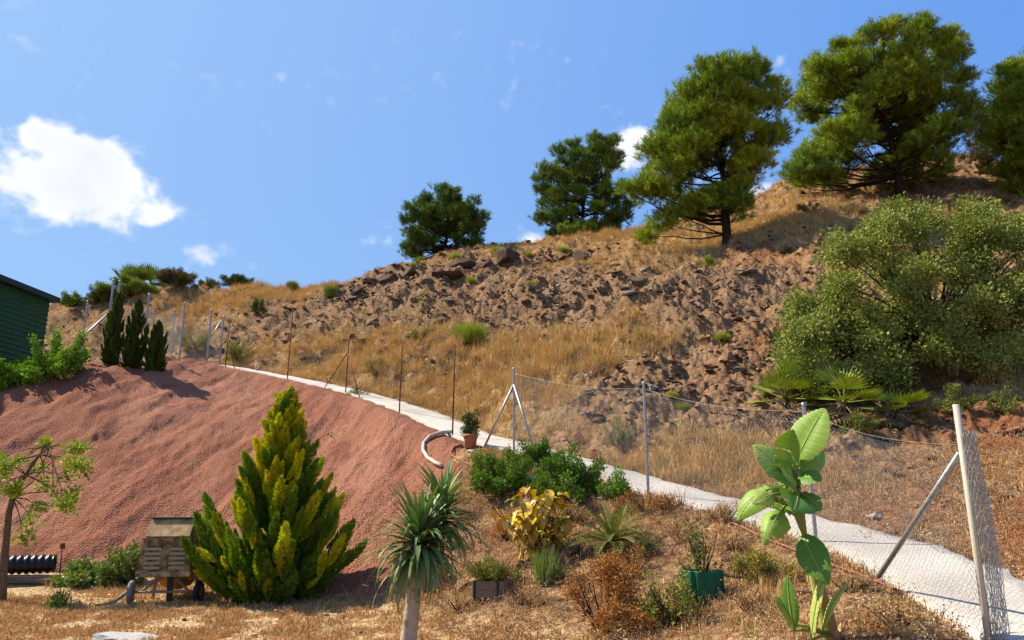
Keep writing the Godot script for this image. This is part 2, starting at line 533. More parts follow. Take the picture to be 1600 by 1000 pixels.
# ---------------------------------------------------------------- sky
func make_sky() -> ImageTexture:
	var W := 4096
	var H := 2048
	# clear air, coarse and then enlarged: paler near the horizon and round the sun
	var sw := 256
	var sh := 128
	var small := Image.create(sw + 16, sh, false, Image.FORMAT_RGBF)
	var flat_sun := Vector3(sun_to.x, 0, sun_to.z).normalized()
	for j in sh:
		var el := PI * (0.5 - (j + 0.5) / sh)
		for i in sw + 16:
			var az := TAU * (i - 8 + 0.5) / sw
			var d := Vector3(sin(az) * cos(el), sin(el), -cos(az) * cos(el))
			var up := clampf(d.y, 0.0, 1.0)
			var near := 0.5 + 0.5 * d.dot(sun_to)
			var k := pow(1.0 - up, 3.4)
			var c := Color(0.050, 0.225, 0.76).lerp(Color(0.40, 0.70, 1.04), clampf(k * 0.95, 0, 1))
			c = c.lerp(Color(0.50, 0.74, 1.02), clampf(pow(near, 2.8) * 0.72, 0, 1))
			if el < 0.0:
				c = Color(0.30, 0.26, 0.20)
			small.set_pixel(i, j, c)
	small.resize((sw + 16) * 16, H, Image.INTERPOLATE_CUBIC)
	small = small.get_region(Rect2i(8 * 16, 0, W, H))
	# clouds: [photo px, py, half width px, half height px, thickness, raggedness]; the rest of the sky carries the like
	var puffs := [
		[50, 196, 11, 20, 0.8, 0.5], [60, 212, 18, 20, 0.7, 0.5], [85, 222, 34, 20, 0.8, 0.5], [125, 228, 44, 26, 0.9, 0.5], [162, 240, 36, 28, 0.7, 0.5], [100, 265, 60, 36, 0.9, 0.5], [45, 278, 46, 28, 0.8, 0.5], [150, 290, 70, 42, 0.9, 0.5], [200, 285, 40, 30, 0.6, 0.5], [75, 315, 60, 34, 0.75, 0.5], [215, 325, 60, 28, 0.75, 0.5], [262, 340, 40, 16, 0.5, 0.6], [150, 335, 60, 24, 0.6, 0.5],
		[318, 402, 50, 22, 0.5, 0.9], [592, 369, 38, 16, 0.38, 0.9], [432, 122, 34, 16, 0.20, 1.0], [75, 388, 30, 9, 0.2, 1.0],
		[1000, 222, 62, 46, 1.0, 0.5], [958, 250, 36, 34, 0.8, 0.5], [845, 374, 52, 18, 0.75, 0.7], [1222, 98, 22, 20, 0.35, 0.9], [1180, 290, 60, 30, 0.6, 0.7],
		[420, 160, 70, 40, 0.07, 1.0], [720, 110, 160, 40, 0.05, 1.0], [90, 90, 200, 50, 0.06, 1.0],
	]
	var spots := []
	for p in puffs:
		var cx: float = (p[0] - 800.0) / F
		var cy: float = (500.0 - p[1]) / F
		var dir := Vector3(cx, sin(PITCH) + cy * cos(PITCH), -(cos(PITCH) - cy * sin(PITCH))).normalized()
		spots.append([atan2(dir.x, -dir.z), asin(dir.y), p[2] / F, p[3] / F, p[4], p[5]])
	rng.seed = 99
	for k in 26:
		var az := rnd(0.75, TAU - 0.75)
		var el := rnd(0.08, 0.7)
		for q in 5:
			spots.append([wrapf(az + rnd(-0.08, 0.08), -PI, PI), el + rnd(-0.02, 0.03), rnd(0.04, 0.09), rnd(0.02, 0.045), rnd(0.3, 1.0), 0.6])
	var nz := FastNoiseLite.new()
	nz.seed = 17; nz.frequency = 11.0; nz.fractal_octaves = 6; nz.fractal_gain = 0.55
	var n2 := FastNoiseLite.new()
	n2.seed = 18; n2.frequency = 5.0; n2.fractal_octaves = 4
	# density of each group of puffs, gathered in one buffer so that they merge
	var dens := {}
	for s in spots:
		var ca := cos(float(s[1]))
		var reach := 1.55
		var i0 := int(floor((float(s[0]) - s[2] * reach / ca) / TAU * W))
		var i1 := int(floor((float(s[0]) + s[2] * reach / ca) / TAU * W))
		var j0 := int((PI / 2 - s[1] - s[3] * reach) / PI * H)
		var j1 := int((PI / 2 - s[1] + s[3] * reach) / PI * H)
		for j in range(maxi(j0, 0), mini(j1, H / 2)):
			var el := PI * (0.5 - (j + 0.5) / H)
			for i in range(i0, i1):
				var az := TAU * (i + 0.5) / W
				var dx: float = (az - s[0]) * ca / s[2]
				var dy: float = (el - s[1]) / s[3]
				var g := dx * dx + dy * dy
				if g > 2.3:
					continue
				var key := j * W + posmod(i, W)
				dens[key] = maxf(dens.get(key, 0.0), 0.0) + float(s[4]) * exp(-g * 1.35)
	for key in dens:
		var i: int = key % W
		var j: int = key / W
		var el := PI * (0.5 - (j + 0.5) / H)
		var az := TAU * (i + 0.5) / W
		var d := Vector3(sin(az) * cos(el), sin(el), -cos(az) * cos(el)) * 2.2
		var n := nz.get_noise_3d(d.x, d.y * 1.3, d.z)
		var q: float = dens[key]
		var a := clampf(q * 1.05 - 0.30 + n * 1.35 * (1.0 - 0.5 * clampf(q - 0.7, 0, 1)), 0.0, 1.0)
		a = a * a * (3.0 - 2.0 * a) * minf(1.0, 0.25 + q)
		if a <= 0.003:
			continue
		var grey := 0.97 + 0.10 * n2.get_noise_3d(d.x, d.y, d.z) - 0.06 * clampf(q - 0.8, 0, 1)
		var c := small.get_pixel(i, j)
		small.set_pixel(i, j, c.lerp(Color(grey * 1.03, grey * 1.05, grey * 1.12), a * 0.97))
	return ImageTexture.create_from_image(small)

# ---------------------------------------------------------------- ground, bank, path
func shade_of_ground(x: float, z: float, h: float) -> Color:
	var r := sqrt(x * x + z * z)
	var a1 := n_big.get_noise_2d(x * 1.7 + 40, z * 1.7)
	var a2 := n_mid.get_noise_2d(x + 90, z)
	var a3 := n_fine.get_noise_2d(x, z + 30)
	var hill := smoothstep(0.10, 0.6, h)
	var gold := look(T_gold, x, z) + a1 * 0.5 + a2 * 0.35
	var rock := look(T_rock, x, z) + a2 * 0.55 + a3 * 0.2
	var red := look(T_red, x, z) + a1 * 0.25 + a3 * 0.25
	var straw := Color(0.50, 0.345, 0.17)
	var soil := Color(0.21, 0.112, 0.054)
	var c := soil.lerp(Color(0.33, 0.195, 0.095), clampf(0.5 + a2 * 1.2, 0, 1))
	c = c.lerp(Color(0.215, 0.085, 0.038), clampf(red * 1.3, 0, 0.9))
	c = c.lerp(straw, clampf(gold * 1.2 - 0.1, 0, 0.85))
	c = c.lerp(Color(0.22, 0.135, 0.08), clampf(rock * 1.1 - 0.25, 0, 0.8))
	# the yard: straw over pale earth
	var yard := Color(0.55, 0.38, 0.20).lerp(Color(0.38, 0.24, 0.12), clampf(0.35 + a2 * 1.4 + a3 * 0.8, 0, 1))
	c = yard.lerp(c, hill)
	# dark garden earth in the bed
	var bed := smoothstep(0.12, 0.4, h) * smoothstep(3.4, 2.0, h) * smoothstep(18.0, 15.0, r) * smoothstep(-1.5, 1.0, x + 3.0 + (r - 12.0) * 0.3)
	if path_near(x, z).z < 0.0:
		c = c.lerp(Color(0.22, 0.125, 0.068).lerp(Color(0.36, 0.22, 0.115), clampf(0.4 + a2 * 1.5, 0, 1)), bed * 0.85)
	# grey gravel heaped on the terrace
	var gv := Vector2(x + 16.2, z + 29.0)
	if gv.length() < 5.0:
		c = c.lerp(Color(0.34, 0.29, 0.26), smoothstep(3.4, 2.2, gv.length()))
	var k := 1.0 + a3 * 0.35
	return Color(c.r * k, c.g * k, c.b * k)
func grid_mesh(az: PackedFloat32Array, rr: PackedFloat32Array, f: Callable, shade: Callable, keep: Callable) -> ArrayMesh:
	var na := az.size()
	var nr := rr.size()
	var v := PackedVector3Array()
	var c := PackedColorArray()
	v.resize(na * nr)
	c.resize(na * nr)
	for i in na:
		var sx := sin(az[i])
		var sz := -cos(az[i])
		for j in nr:
			var x := sx * rr[j]
			var z := sz * rr[j]
			var h: float = f.call(x, z)
			v[i * nr + j] = Vector3(x, h, z)
			c[i * nr + j] = shade.call(x, z, h)
	var nn := PackedVector3Array()
	nn.resize(na * nr)
	var ix := PackedInt32Array()
	for i in na:
		for j in nr:
			var a := v[maxi(i - 1, 0) * nr + j]
			var b := v[mini(i + 1, na - 1) * nr + j]
			var p := v[i * nr + maxi(j - 1, 0)]
			var q := v[i * nr + mini(j + 1, nr - 1)]
			var n := (b - a).cross(q - p)
			nn[i * nr + j] = n.normalized() if n.length_squared() > 1e-12 else Vector3.UP
			if i < na - 1 and j < nr - 1:
				var k := i * nr + j
				if keep.call(v[k]) or keep.call(v[k + nr + 1]):
					ix.append_array([k, k + 1, k + nr, k + 1, k + nr + 1, k + nr])
	var arr := []
	arr.resize(Mesh.ARRAY_MAX)
	arr[Mesh.ARRAY_VERTEX] = v
	arr[Mesh.ARRAY_NORMAL] = nn
	arr[Mesh.ARRAY_COLOR] = c
	arr[Mesh.ARRAY_INDEX] = ix
	var m := ArrayMesh.new()
	m.add_surface_from_arrays(Mesh.PRIMITIVE_TRIANGLES, arr)
	return m
func bank_height(x: float, z: float) -> float:
	var sd := look(T_bank, x, z) + n_mid.get_noise_2d(x * 2.0, z * 2.0) * 0.25
	var h := look(T, x, z)
	var pn := path_near(x, z)
	h = lerpf(pn.y - 0.05, h, smoothstep(0.05, 1.3, pn.x))
	# lumps and runs of the sprayed render, drawn out down the slope
	var lump := n_big.get_noise_2d(x * 2.2, z * 0.9) * 0.24 + n_mid.get_noise_2d(x * 1.4 + z * 0.4, z * 0.5) * 0.115 + n_fine.get_noise_2d(x * 1.2, z * 0.9) * 0.045 + n_fine.get_noise_2d(x * 4.0, z * 4.0) * 0.018
	lump *= smoothstep(0.0, 0.9, pn.x)
	return h + lump * smoothstep(-0.3, 0.5, sd) + 0.05 * smoothstep(-0.1, 0.5, sd) - 0.5 * smoothstep(0.1, -0.45, sd)
func bank_shade(x: float, z: float, h: float) -> Color:
	var a := n_big.get_noise_2d(x * 1.3 + 7, z * 0.8)
	var b := n_mid.get_noise_2d(x + 17, z * 0.7)
	var c := Color(0.37, 0.145, 0.085).lerp(Color(0.45, 0.20, 0.125), clampf(0.5 + a * 1.3, 0, 1))
	# dust and dry streaks
	c = c.lerp(Color(0.28, 0.10, 0.056), clampf(b * 1.2, 0, 0.8))
	var k := 1.0 + 0.14 * n_fine.get_noise_2d(x * 2.0, z * 2.0)
	return Color(c.r * k, c.g * k, c.b * k)
func always(_p: Vector3) -> bool:
	return true
func on_bank(p: Vector3) -> bool:
	return look(T_bank, p.x, p.z) > -0.9
func off_bank(p: Vector3) -> bool:
	return look(T_bank, p.x, p.z) < 1.5
func make_ground() -> void:
	var az := PackedFloat32Array()
	var a := -PI
	while a < PI:
		az.append(a)
		a += 0.0017 if absf(a) < 0.66 else (0.012 if absf(a) < 0.9 else 0.06)
	az.append(PI)
	var rr := PackedFloat32Array([0.02, 0.6, 1.4])
	var r := 2.2
	while r < 75.0:
		rr.append(r)
		r *= 1.0088
	while r < 700.0:
		rr.append(r)
		r *= 1.12
	tag(put("ground", grid_mesh(az, rr, ground, shade_of_ground, off_bank), M.ground), "dry rocky hillside and straw covered yard", "", "", "structure")
	az = PackedFloat32Array()
	a = -0.92
	while a < 0.0:
		az.append(a)
		a += 0.0017 if a > -0.66 else 0.008
	rr = PackedFloat32Array()
	r = 12.0
	while r < 38.0:
		rr.append(r)
		r *= 1.004
	tag(put("embankment", grid_mesh(az, rr, bank_height, bank_shade, on_bank), M.bank), "steep bank sprayed with lumpy brick red render", "", "", "structure")
func make_path() -> void:
	var b := MB.new()
	var cols := 7
	var rows := []
	for i in LE.size() - 1:
		for s in 3:
			var f := s / 3.0
			var l := LE[i].lerp(LE[i + 1], f)
			var q := RE[i].lerp(RE[i + 1], f)
			var out := (q - l).normalized()
			l += out * n_fine.get_noise_1d(l.z * 1.5 + 3.0) * 0.045
			q += out * n_mid.get_noise_1d(l.z * 3.0 + 50.0) * 0.14
			var row := []
			row.append(l + Vector3(0, -0.3, 0))
			row.append(l + Vector3(0, -0.02, 0))
			for k in cols:
				var p := l.lerp(q, lerpf(0.02, 0.98, k / (cols - 1.0)))
				p.y += 0.012 * n_mid.get_noise_2d(p.x * 2.0, p.z * 2.0)
				row.append(p)
			row.append(q + Vector3(0, -0.03, 0))
			row.append(q + Vector3(0, -0.3, 0))
			rows.append(row)
	var n: int = rows[0].size()
	for row in rows:
		for p in row:
			var k: float = 0.58 + 0.13 * n_mid.get_noise_2d(p.x * 0.8, p.z * 0.8) + 0.06 * n_fine.get_noise_2d(p.x * 3.0, p.z * 3.0)
			b.col = Color(k, k * 0.90, k * 0.78)
			b.vert(p)
	for i in rows.size() - 1:
		for k in n - 1:
			var a := i * n + k
			b.ix.append_array([a, a + n, a + 1, a + 1, a + n, a + n + 1])
	tag(put("path", b.mesh(true), M.concrete), "pale concrete path climbing along the fence posts", "", "", "structure")

# ---------------------------------------------------------------- rocks and grass
func rock_mesh(sd: int, flatness := 0.7) -> ArrayMesh:
	# an angular stone: a cube sphere cut by planes and roughened
	rng.seed = sd
	var n := FastNoiseLite.new()
	n.seed = sd
	n.frequency = 1.6
	var cuts := []
	for k in 16:
		cuts.append([rdir(), rnd(0.48, 0.82)])
	var b := MB.new()
	var N := 6
	for f in 6:
		var q := []
		for i in N + 1:
			for j in N + 1:
				var u := i * 2.0 / N - 1.0
				var w := j * 2.0 / N - 1.0
				var p: Vector3 = [Vector3(1, u, w), Vector3(-1, w, u), Vector3(u, 1, -w), Vector3(u, -1, w), Vector3(u, w, 1), Vector3(w, u, -1)][f]
				p = p.normalized()
				for c in cuts:
					var d: float = p.dot(c[0])
					if d > c[1]:
						p -= c[0] * (d - c[1])
				p *= 1.0 + 0.10 * n.get_noise_3dv(p * 1.5)
				p.y *= flatness
				q.append(p)
		for i in N:
			for j in N:
				var a := i * (N + 1) + j
				b.quad(q[a], q[a + 1], q[a + N + 2], q[a + N + 1])
	# outward facing check
	var m := MB.new()
	for t in range(0, b.ix.size(), 3):
		var p0 := b.v[b.ix[t]]
		var p1 := b.v[b.ix[t + 1]]
		var p2 := b.v[b.ix[t + 2]]
		if (p2 - p0).cross(p1 - p0).dot(p0) < 0:
			m.tri(p0, p2, p1)
		else:
			m.tri(p0, p1, p2)
	return m.mesh(false)
func tuft_mesh(sd: int, n: int, h: float, spread: float, w: float, droop := 0.25) -> ArrayMesh:
	# a tuft of grass: bent blades
	rng.seed = sd
	var b := MB.new()
	for k in n:
		var a := rng.randf() * TAU
		var o := Vector3(cos(a), 0, sin(a)) * spread * sqrt(rng.randf())
		var lean := Vector3(cos(a + rnd(-0.8, 0.8)), 0, sin(a + rnd(-0.8, 0.8))) * rnd(0.1, 0.75)
		var hh := h * rnd(0.5, 1.0)
		var p1 := o + (Vector3.UP + lean * 0.5) * hh * 0.55
		var p2 := o + (Vector3.UP * (1.0 - droop * rng.randf()) + lean) * hh
		var s := Vector3(sin(a), 0, -cos(a)).rotated(Vector3.UP, rnd(-1, 1)) * w
		var g := rnd(0.75, 1.2)
		b.col = Color(g, g, g)
		var i := b.vert(o + s)
		b.vert(o - s)
		b.vert(p1 + s * 0.75)
		b.vert(p1 - s * 0.75)
		b.vert(p2)
		b.ix.append_array([i, i + 2, i + 1, i + 1, i + 2, i + 3, i + 2, i + 4, i + 3])
	return b.mesh(false)
func spray_mesh(sd: int, n: int, rad: float, leaf: float, w: float, up := 0.3, fold := 0.15) -> ArrayMesh:
	# a spray of small leaves round a point
	rng.seed = sd
	var b := MB.new()
	for k in n:
		var d := rdir()
		var o := d * rad * pow(rng.randf(), 0.5)
		var dir := (d + rdir() * 0.9 + Vector3.UP * up).normalized()
		var s := dir.cross(rdir()).normalized()
		var l := leaf * rnd(0.7, 1.15)
		var g := rnd(0.75, 1.25)
		b.col = Color(g * rnd(0.92, 1.08), g, g)
		b.kite(o, o + dir * l, s * w * rnd(0.8, 1.15), 0.45, dir.cross(s) * l * fold)
	return b.mesh(false)
func twig_mesh(sd: int) -> ArrayMesh:
	# a wisp of dry twigs with tiny seed heads
	rng.seed = sd
	var b := MB.new()
	for k in 9:
		var d := (rdir() + Vector3(0, 1.0, 0)).normalized()
		var o := rdir() * 0.03
		var l := rnd(0.10, 0.22)
		var g := rnd(0.55, 0.9)
		b.col = Color(g, g, g)
		b.kite(o, o + d * l, d.cross(rdir()).normalized() * 0.0035, 0.4)
		for q in 4:
			var p := o + d * l * rnd(0.4, 1.0)
			var e := rdir() * 0.022
			var h := rnd(0.9, 1.4)
			b.col = Color(h, h * 0.95, h)
			b.kite(p, p + e, e.cross(rdir()).normalized() * 0.009, 0.5)
	return b.mesh(false)
func scatter_hill() -> void:
	rng.seed = 21
	var rocks := []
	for k in 8:
		rocks.append(rock_mesh(100 + k, [0.6, 0.45, 0.75, 0.38][k % 4]))
	rng.seed = 22
	var big := []
	var small := [[], [], [], []]
	var scol := [[], [], [], []]
	# named stones seen in the photo: px, py, width px, tone (0 dark, 1 grey, 2 pale, 3 red)
	for e in [[690, 492, 34, 0], [702, 470, 30, 1], [695, 500, 26, 1], [549, 466, 26, 2], [562, 455, 34, 1], [580, 452, 18, 2], [585, 503, 26, 2], [590, 508, 20, 1], [484, 510, 26, 2], [490, 503, 20, 2], [565, 500, 18, 1], [583, 505, 30, 1], [810, 430, 60, 0], [700, 430, 64, 0], [640, 428, 40, 0], [610, 435, 40, 0], [575, 440, 36, 0], [760, 415, 44, 0], [790, 402, 50, 0], [720, 412, 40, 0], [668, 440, 30, 1], [880, 401, 40, 0], [912, 402, 40, 0], [897, 428, 24, 1], [899, 435, 24, 0], [904, 460, 30, 1], [975, 450, 34, 1], [1000, 440, 36, 1], [985, 458, 28, 2], [1005, 423, 20, 2], [1062, 403, 18, 1], [940, 452, 28, 1], [1040, 464, 24, 0], [1128, 487, 22, 1], [1153, 500, 20, 3], [1172, 424, 26, 1], [1118, 449, 16, 1], [932, 532, 26, 0], [971, 530, 14, 2], [957, 508, 14, 2], [1066, 522, 12, 2], [1042, 527, 20, 0], [1005, 538, 24, 0], [985, 536, 22, 1], [1057, 585, 14, 1], [1160, 577, 16, 1], [1152, 574, 12, 2], [1165, 582, 16, 0], [1110, 573, 30, 3], [985, 645, 16, 2], [920, 645, 14, 1], [1208, 628, 12, 1], [1338, 779, 14, 1], [755, 606, 16, 1], [1062, 752, 14, 1], [1074, 757, 10, 2], [1040, 745, 24, 1], [1545, 785, 18, 3], [1580, 790, 16, 3], [1335, 757, 12, 3], [1392, 833, 12, 1], [1478, 740, 14, 3], [1532, 760, 16, 3], [1410, 690, 18, 3], [620, 588, 18, 2], [775, 510, 14, 2], [880, 478, 20, 2], [830, 450, 28, 1]]:
		big.append([hit(e[0], e[1]), e[2], e[3]])
	rng.seed = 23
	var tries := 0
	while big.size() < 235 and tries < 8000:
		tries += 1
		var a := rnd(-0.52, 0.6)
		var r := sqrt(rnd(13.0 * 13.0, 50.0 * 50.0))
		var x := sin(a) * r
		var z := -cos(a) * r
		if look(T_rock, x, z) * rng.randf() < 0.30 or path_near(x, z).x < 0.5 or look(T_bank, x, z) > -0.4:
			continue
		big.append([Vector3(x, ground(x, z), z), 0.0, rng.randi() % 4])
	var tones := [Color(0.16, 0.10, 0.065), Color(0.25, 0.185, 0.135), Color(0.42, 0.35, 0.27), Color(0.27, 0.13, 0.065)]
	var words := ["dark brown jagged stone", "grey angular stone", "pale grey stone", "reddish brown stone"]
	var tone_mats := []
	for t in tones:
		var tm: StandardMaterial3D = M.rock.duplicate()
		tm.albedo_color = t.linear_to_srgb()
		tone_mats.append(tm)
	var marks := [[gp(697, 395, 51.0), "below the dome shaped ridge pine"], [gp(910, 360, 52.0), "below the round ridge pine"], [gp(1130, 390, 38.0), "below the tall pine with the bent trunk"], [hit(733, 530), "around the large green broom bush"], [hit(1250, 560), "beside the round grey-green tree"], [hit(1100, 600), "above the plain fence post"], [hit(550, 470), "on the saddle of the ridge"], [hit(1480, 740), "behind the pale end post"], [hit(560, 600), "behind the propped rusty post halfway up"], [hit(960, 690), "beside the airy grey-green shrub"], [hit(420, 520), "above the tall rusty rod"]]
	for e in big:
		var p: Vector3 = e[0]
		var s: float = metres(e[1], p) * (0.46 if e[2] == 0 else 0.40) if e[1] > 0.0 else rnd(0.09, 0.26) * (1.6 if rng.randf() < 0.12 else 1.0)
		s = clampf(s, 0.07, 1.3)
		var bs := Basis(Vector3.UP, rng.randf() * TAU) * Basis(Vector3.RIGHT, rnd(-0.4, 0.4)) * Basis.from_scale(Vector3(s * rnd(1.0, 1.6), s * rnd(0.6, 1.1), s * rnd(0.8, 1.1)))
		var o := put("stone", rocks[rng.randi() % 8], tone_mats[e[2]], self, Transform3D(bs, p - Vector3(0, s * (0.12 if e[2] == 0 else 0.0), 0)))
		var mark := ""
		var best := 1e9
		for mk in marks:
			if p.distance_to(mk[0]) < best:
				best = p.distance_to(mk[0])
				mark = mk[1]
		tag(o, ("large " if s > 0.3 else ("small " if s < 0.16 else "")) + words[e[2]] + " " + mark, "stone", ["dark stones on the hillside", "grey stones on the hillside", "pale stones on the hillside", "reddish stones on the hillside"][e[2]])
	rng.seed = 24
	var n_small := 0
	while n_small < 36000:
		var a := rnd(-0.66, 0.70)
		var r := sqrt(rnd(7.0 * 7.0, 54.0 * 54.0))
		var x := sin(a) * r
		var z := -cos(a) * r
		if look(T_bank, x, z) > -0.2:
			n_small += 1
			continue
		var w := look(T_rock, x, z) * 0.5 + look(T_red, x, z) * 0.35 + 0.12 - 0.3 * look(T_gold, x, z) + n_mid.get_noise_2d(x * 0.7, z * 0.7) * 0.9
		if rng.randf() > w:
			n_small += 1
			continue
		if path_near(x, z).x < 0.12:
			continue
		n_small += 1
		var h := ground(x, z)
		if h < 0.35:
			continue
		var s := rnd(0.02, 0.085) * (1.0 + 1.6 * pow(rng.randf(), 6.0)) * (1.0 + 0.3 * smoothstep(14, 40, r))
		var bs := Basis(Vector3.UP, rng.randf() * TAU) * Basis(Vector3.RIGHT, rnd(-0.6, 0.6)) * Basis.from_scale(Vector3(s * rnd(0.9, 1.5), s * rnd(0.6, 1.0), s))
		var v := rng.randi() % 4
		small[v].append(Transform3D(bs, Vector3(x, h + s * 0.08, z)))
		var t: Color = tones[[0, 0, 0, 1, 1, 2, 3, 3][rng.randi() % 8]]
		if look(T_red, x, z) > 0.4 and rng.randf() < 0.6:
			t = tones[3]
		scol[v].append(vary(t * 1.15, 0.25))
	for v in 4:
		tag(many("scree", rocks[v], M.rock, small[v], scol[v]), "loose broken stone littering the hillside", "scree", "", "stuff")
func scatter_grass() -> void:
	var dry := [tuft_mesh(201, 16, 0.42, 0.10, 0.006), tuft_mesh(202, 18, 0.30, 0.13, 0.006, 0.5), tuft_mesh(203, 14, 0.62, 0.12, 0.006, 0.35)]
	var low := tuft_mesh(204, 16, 0.12, 0.12, 0.005, 0.9)
	rng.seed = 25
	var xf := [[], [], [], []]
	var cl := [[], [], [], []]
	for k in 170000:
		var a := rnd(-0.68, 0.72)
		var r := sqrt(rnd(6.0 * 6.0, 56.0 * 56.0))
		var x := sin(a) * r
		var z := -cos(a) * r
		if look(T_bank, x, z) > -0.25:
			continue
		var h0 := look(T, x, z)
		var g := look(T_gold, x, z) * 0.85 - look(T_rock, x, z) * 0.14 + 0.24 + n_big.get_noise_2d(x * 1.7 + 40, z * 1.7) * 0.5 + n_mid.get_noise_2d(x + 90, z) * 0.5
		g -= clampf(look(T_red, x, z), 0, 1) * 0.45
		if h0 < 0.3:
			g = 0.03
		if rng.randf() > g:
			continue
		if path_near(x, z).x < 0.15:
			continue
		var h := ground(x, z)
		var s := rnd(0.5, 1.0) * (0.75 + 0.5 * clampf(look(T_gold, x, z), 0, 1))
		var t := rng.randi() % 3
		if g < 0.55 and rng.randf() < 0.8:
			s *= 0.5
		xf[t].append(Transform3D(Basis(Vector3.UP, rng.randf() * TAU) * Basis(Vector3.RIGHT, rnd(-0.15, 0.15)) * Basis.from_scale(Vector3(s, s * rnd(0.7, 1.2), s)), Vector3(x, h - 0.02, z)))
		var c := Color(0.64, 0.46, 0.20).lerp(Color(0.48, 0.30, 0.12), rng.randf())
		if rng.randf() < 0.08:
			c = Color(0.40, 0.36, 0.12)
		elif g < 0.5 and rng.randf() < 0.5:
			c = Color(0.34, 0.20, 0.09)
		cl[t].append(vary(c, 0.22))
	for k in 46000:
		# short straw over the yard and the garden bed
		var a := rnd(-0.70, 0.74)
		var r := sqrt(rnd(5.0 * 5.0, 16.5 * 16.5))
		var x := sin(a) * r
		var z := -cos(a) * r
		if look(T_bank, x, z) > 0.15 or path_near(x, z).x < 0.05:
			continue
		if look(T, x, z) > 0.25 and rng.randf() < 0.45:
			continue
		if n_mid.get_noise_2d(x * 1.3 + 7, z * 1.3) < rnd(-0.35, 0.25):
			continue
		var h := ground(x, z)
		var s := rnd(0.5, 1.25)
		xf[3].append(Transform3D(Basis(Vector3.UP, rng.randf() * TAU) * Basis(Vector3.RIGHT, rnd(-0.5, 0.5)) * Basis.from_scale(Vector3(s, s * rnd(0.4, 1.0), s)), Vector3(x, h - 0.005, z)))
		cl[3].append(vary(Color(0.60, 0.40, 0.18).lerp(Color(0.42, 0.24, 0.10), rng.randf()), 0.25))
	# twigs and dead leaves over the garden bed
	var lx := []
	var lc := []
	for k in 9000:
		var a := rnd(-0.25, 0.72)
		var r := sqrt(rnd(5.5 * 5.5, 16.0 * 16.0))
		var x := sin(a) * r
		var z := -cos(a) * r
		var h0 := look(T, x, z)
		if look(T_bank, x, z) > -0.1 or h0 < 0.08 or path_near(x, z).x < 0.05:
			continue
		var s := rnd(0.35, 1.0)
		lx.append(Transform3D(Basis(Vector3.UP, rng.randf() * TAU) * Basis(Vector3.RIGHT, rnd(0.9, 1.6)) * Basis.from_scale(Vector3.ONE * s), Vector3(x, ground(x, z) + 0.015, z)))
		lc.append(vary([Color(0.42, 0.24, 0.11), Color(0.24, 0.13, 0.07), Color(0.52, 0.40, 0.26)][rng.randi() % 3], 0.3))
	tag(many("litter", twig_mesh(310), M.dry_leaf, lx, lc), "dead twigs and leaf litter strewn over the garden bed", "litter", "", "stuff")
	for t in 3:
		tag(many("dry_grass", dry[t], M.grass, xf[t], cl[t]), "golden dry grass growing over the hillside", "grass", "", "stuff")
	tag(many("straw_grass", low, M.grass, xf[3], cl[3]), "short trampled straw covering yard and garden bed", "grass", "", "stuff")

# ---------------------------------------------------------------- trees
func limb(b: MB, from: Vector3, to: Vector3, r0: float, r1: float, bow: Vector3, sides := 5, n := 5) -> Array:
	var pts := []
	var rad := []
	for i in n + 1:
		var f := i / float(n)
		var p := from.lerp(to, f) + bow * sin(f * PI)
		if i > 0 and i < n:
			p += rdir() * from.distance_to(to) * 0.025
		pts.append(p)
		rad.append(lerpf(r0, r1, f))
	b.tube(pts, rad, sides)
	return pts
func needle_tuft(sd: int, n: int, l: float, w: float) -> ArrayMesh:
	rng.seed = sd
	var b := MB.new()
	for k in n:
		var a := rng.randf() * TAU
		var open := rnd(0.15, 1.15)
		var d := Vector3(cos(a) * sin(open), cos(open), sin(a) * sin(open))
		var o := Vector3(0, rnd(-0.5, 0.3) * l, 0)
		var s := d.cross(rdir()).normalized() * w
		var g := rnd(0.7, 1.3)
		b.col = Color(g, g, g)
		b.kite(o, o + d * l * rnd(0.75, 1.1), s, 0.35)
	return b.mesh(false)
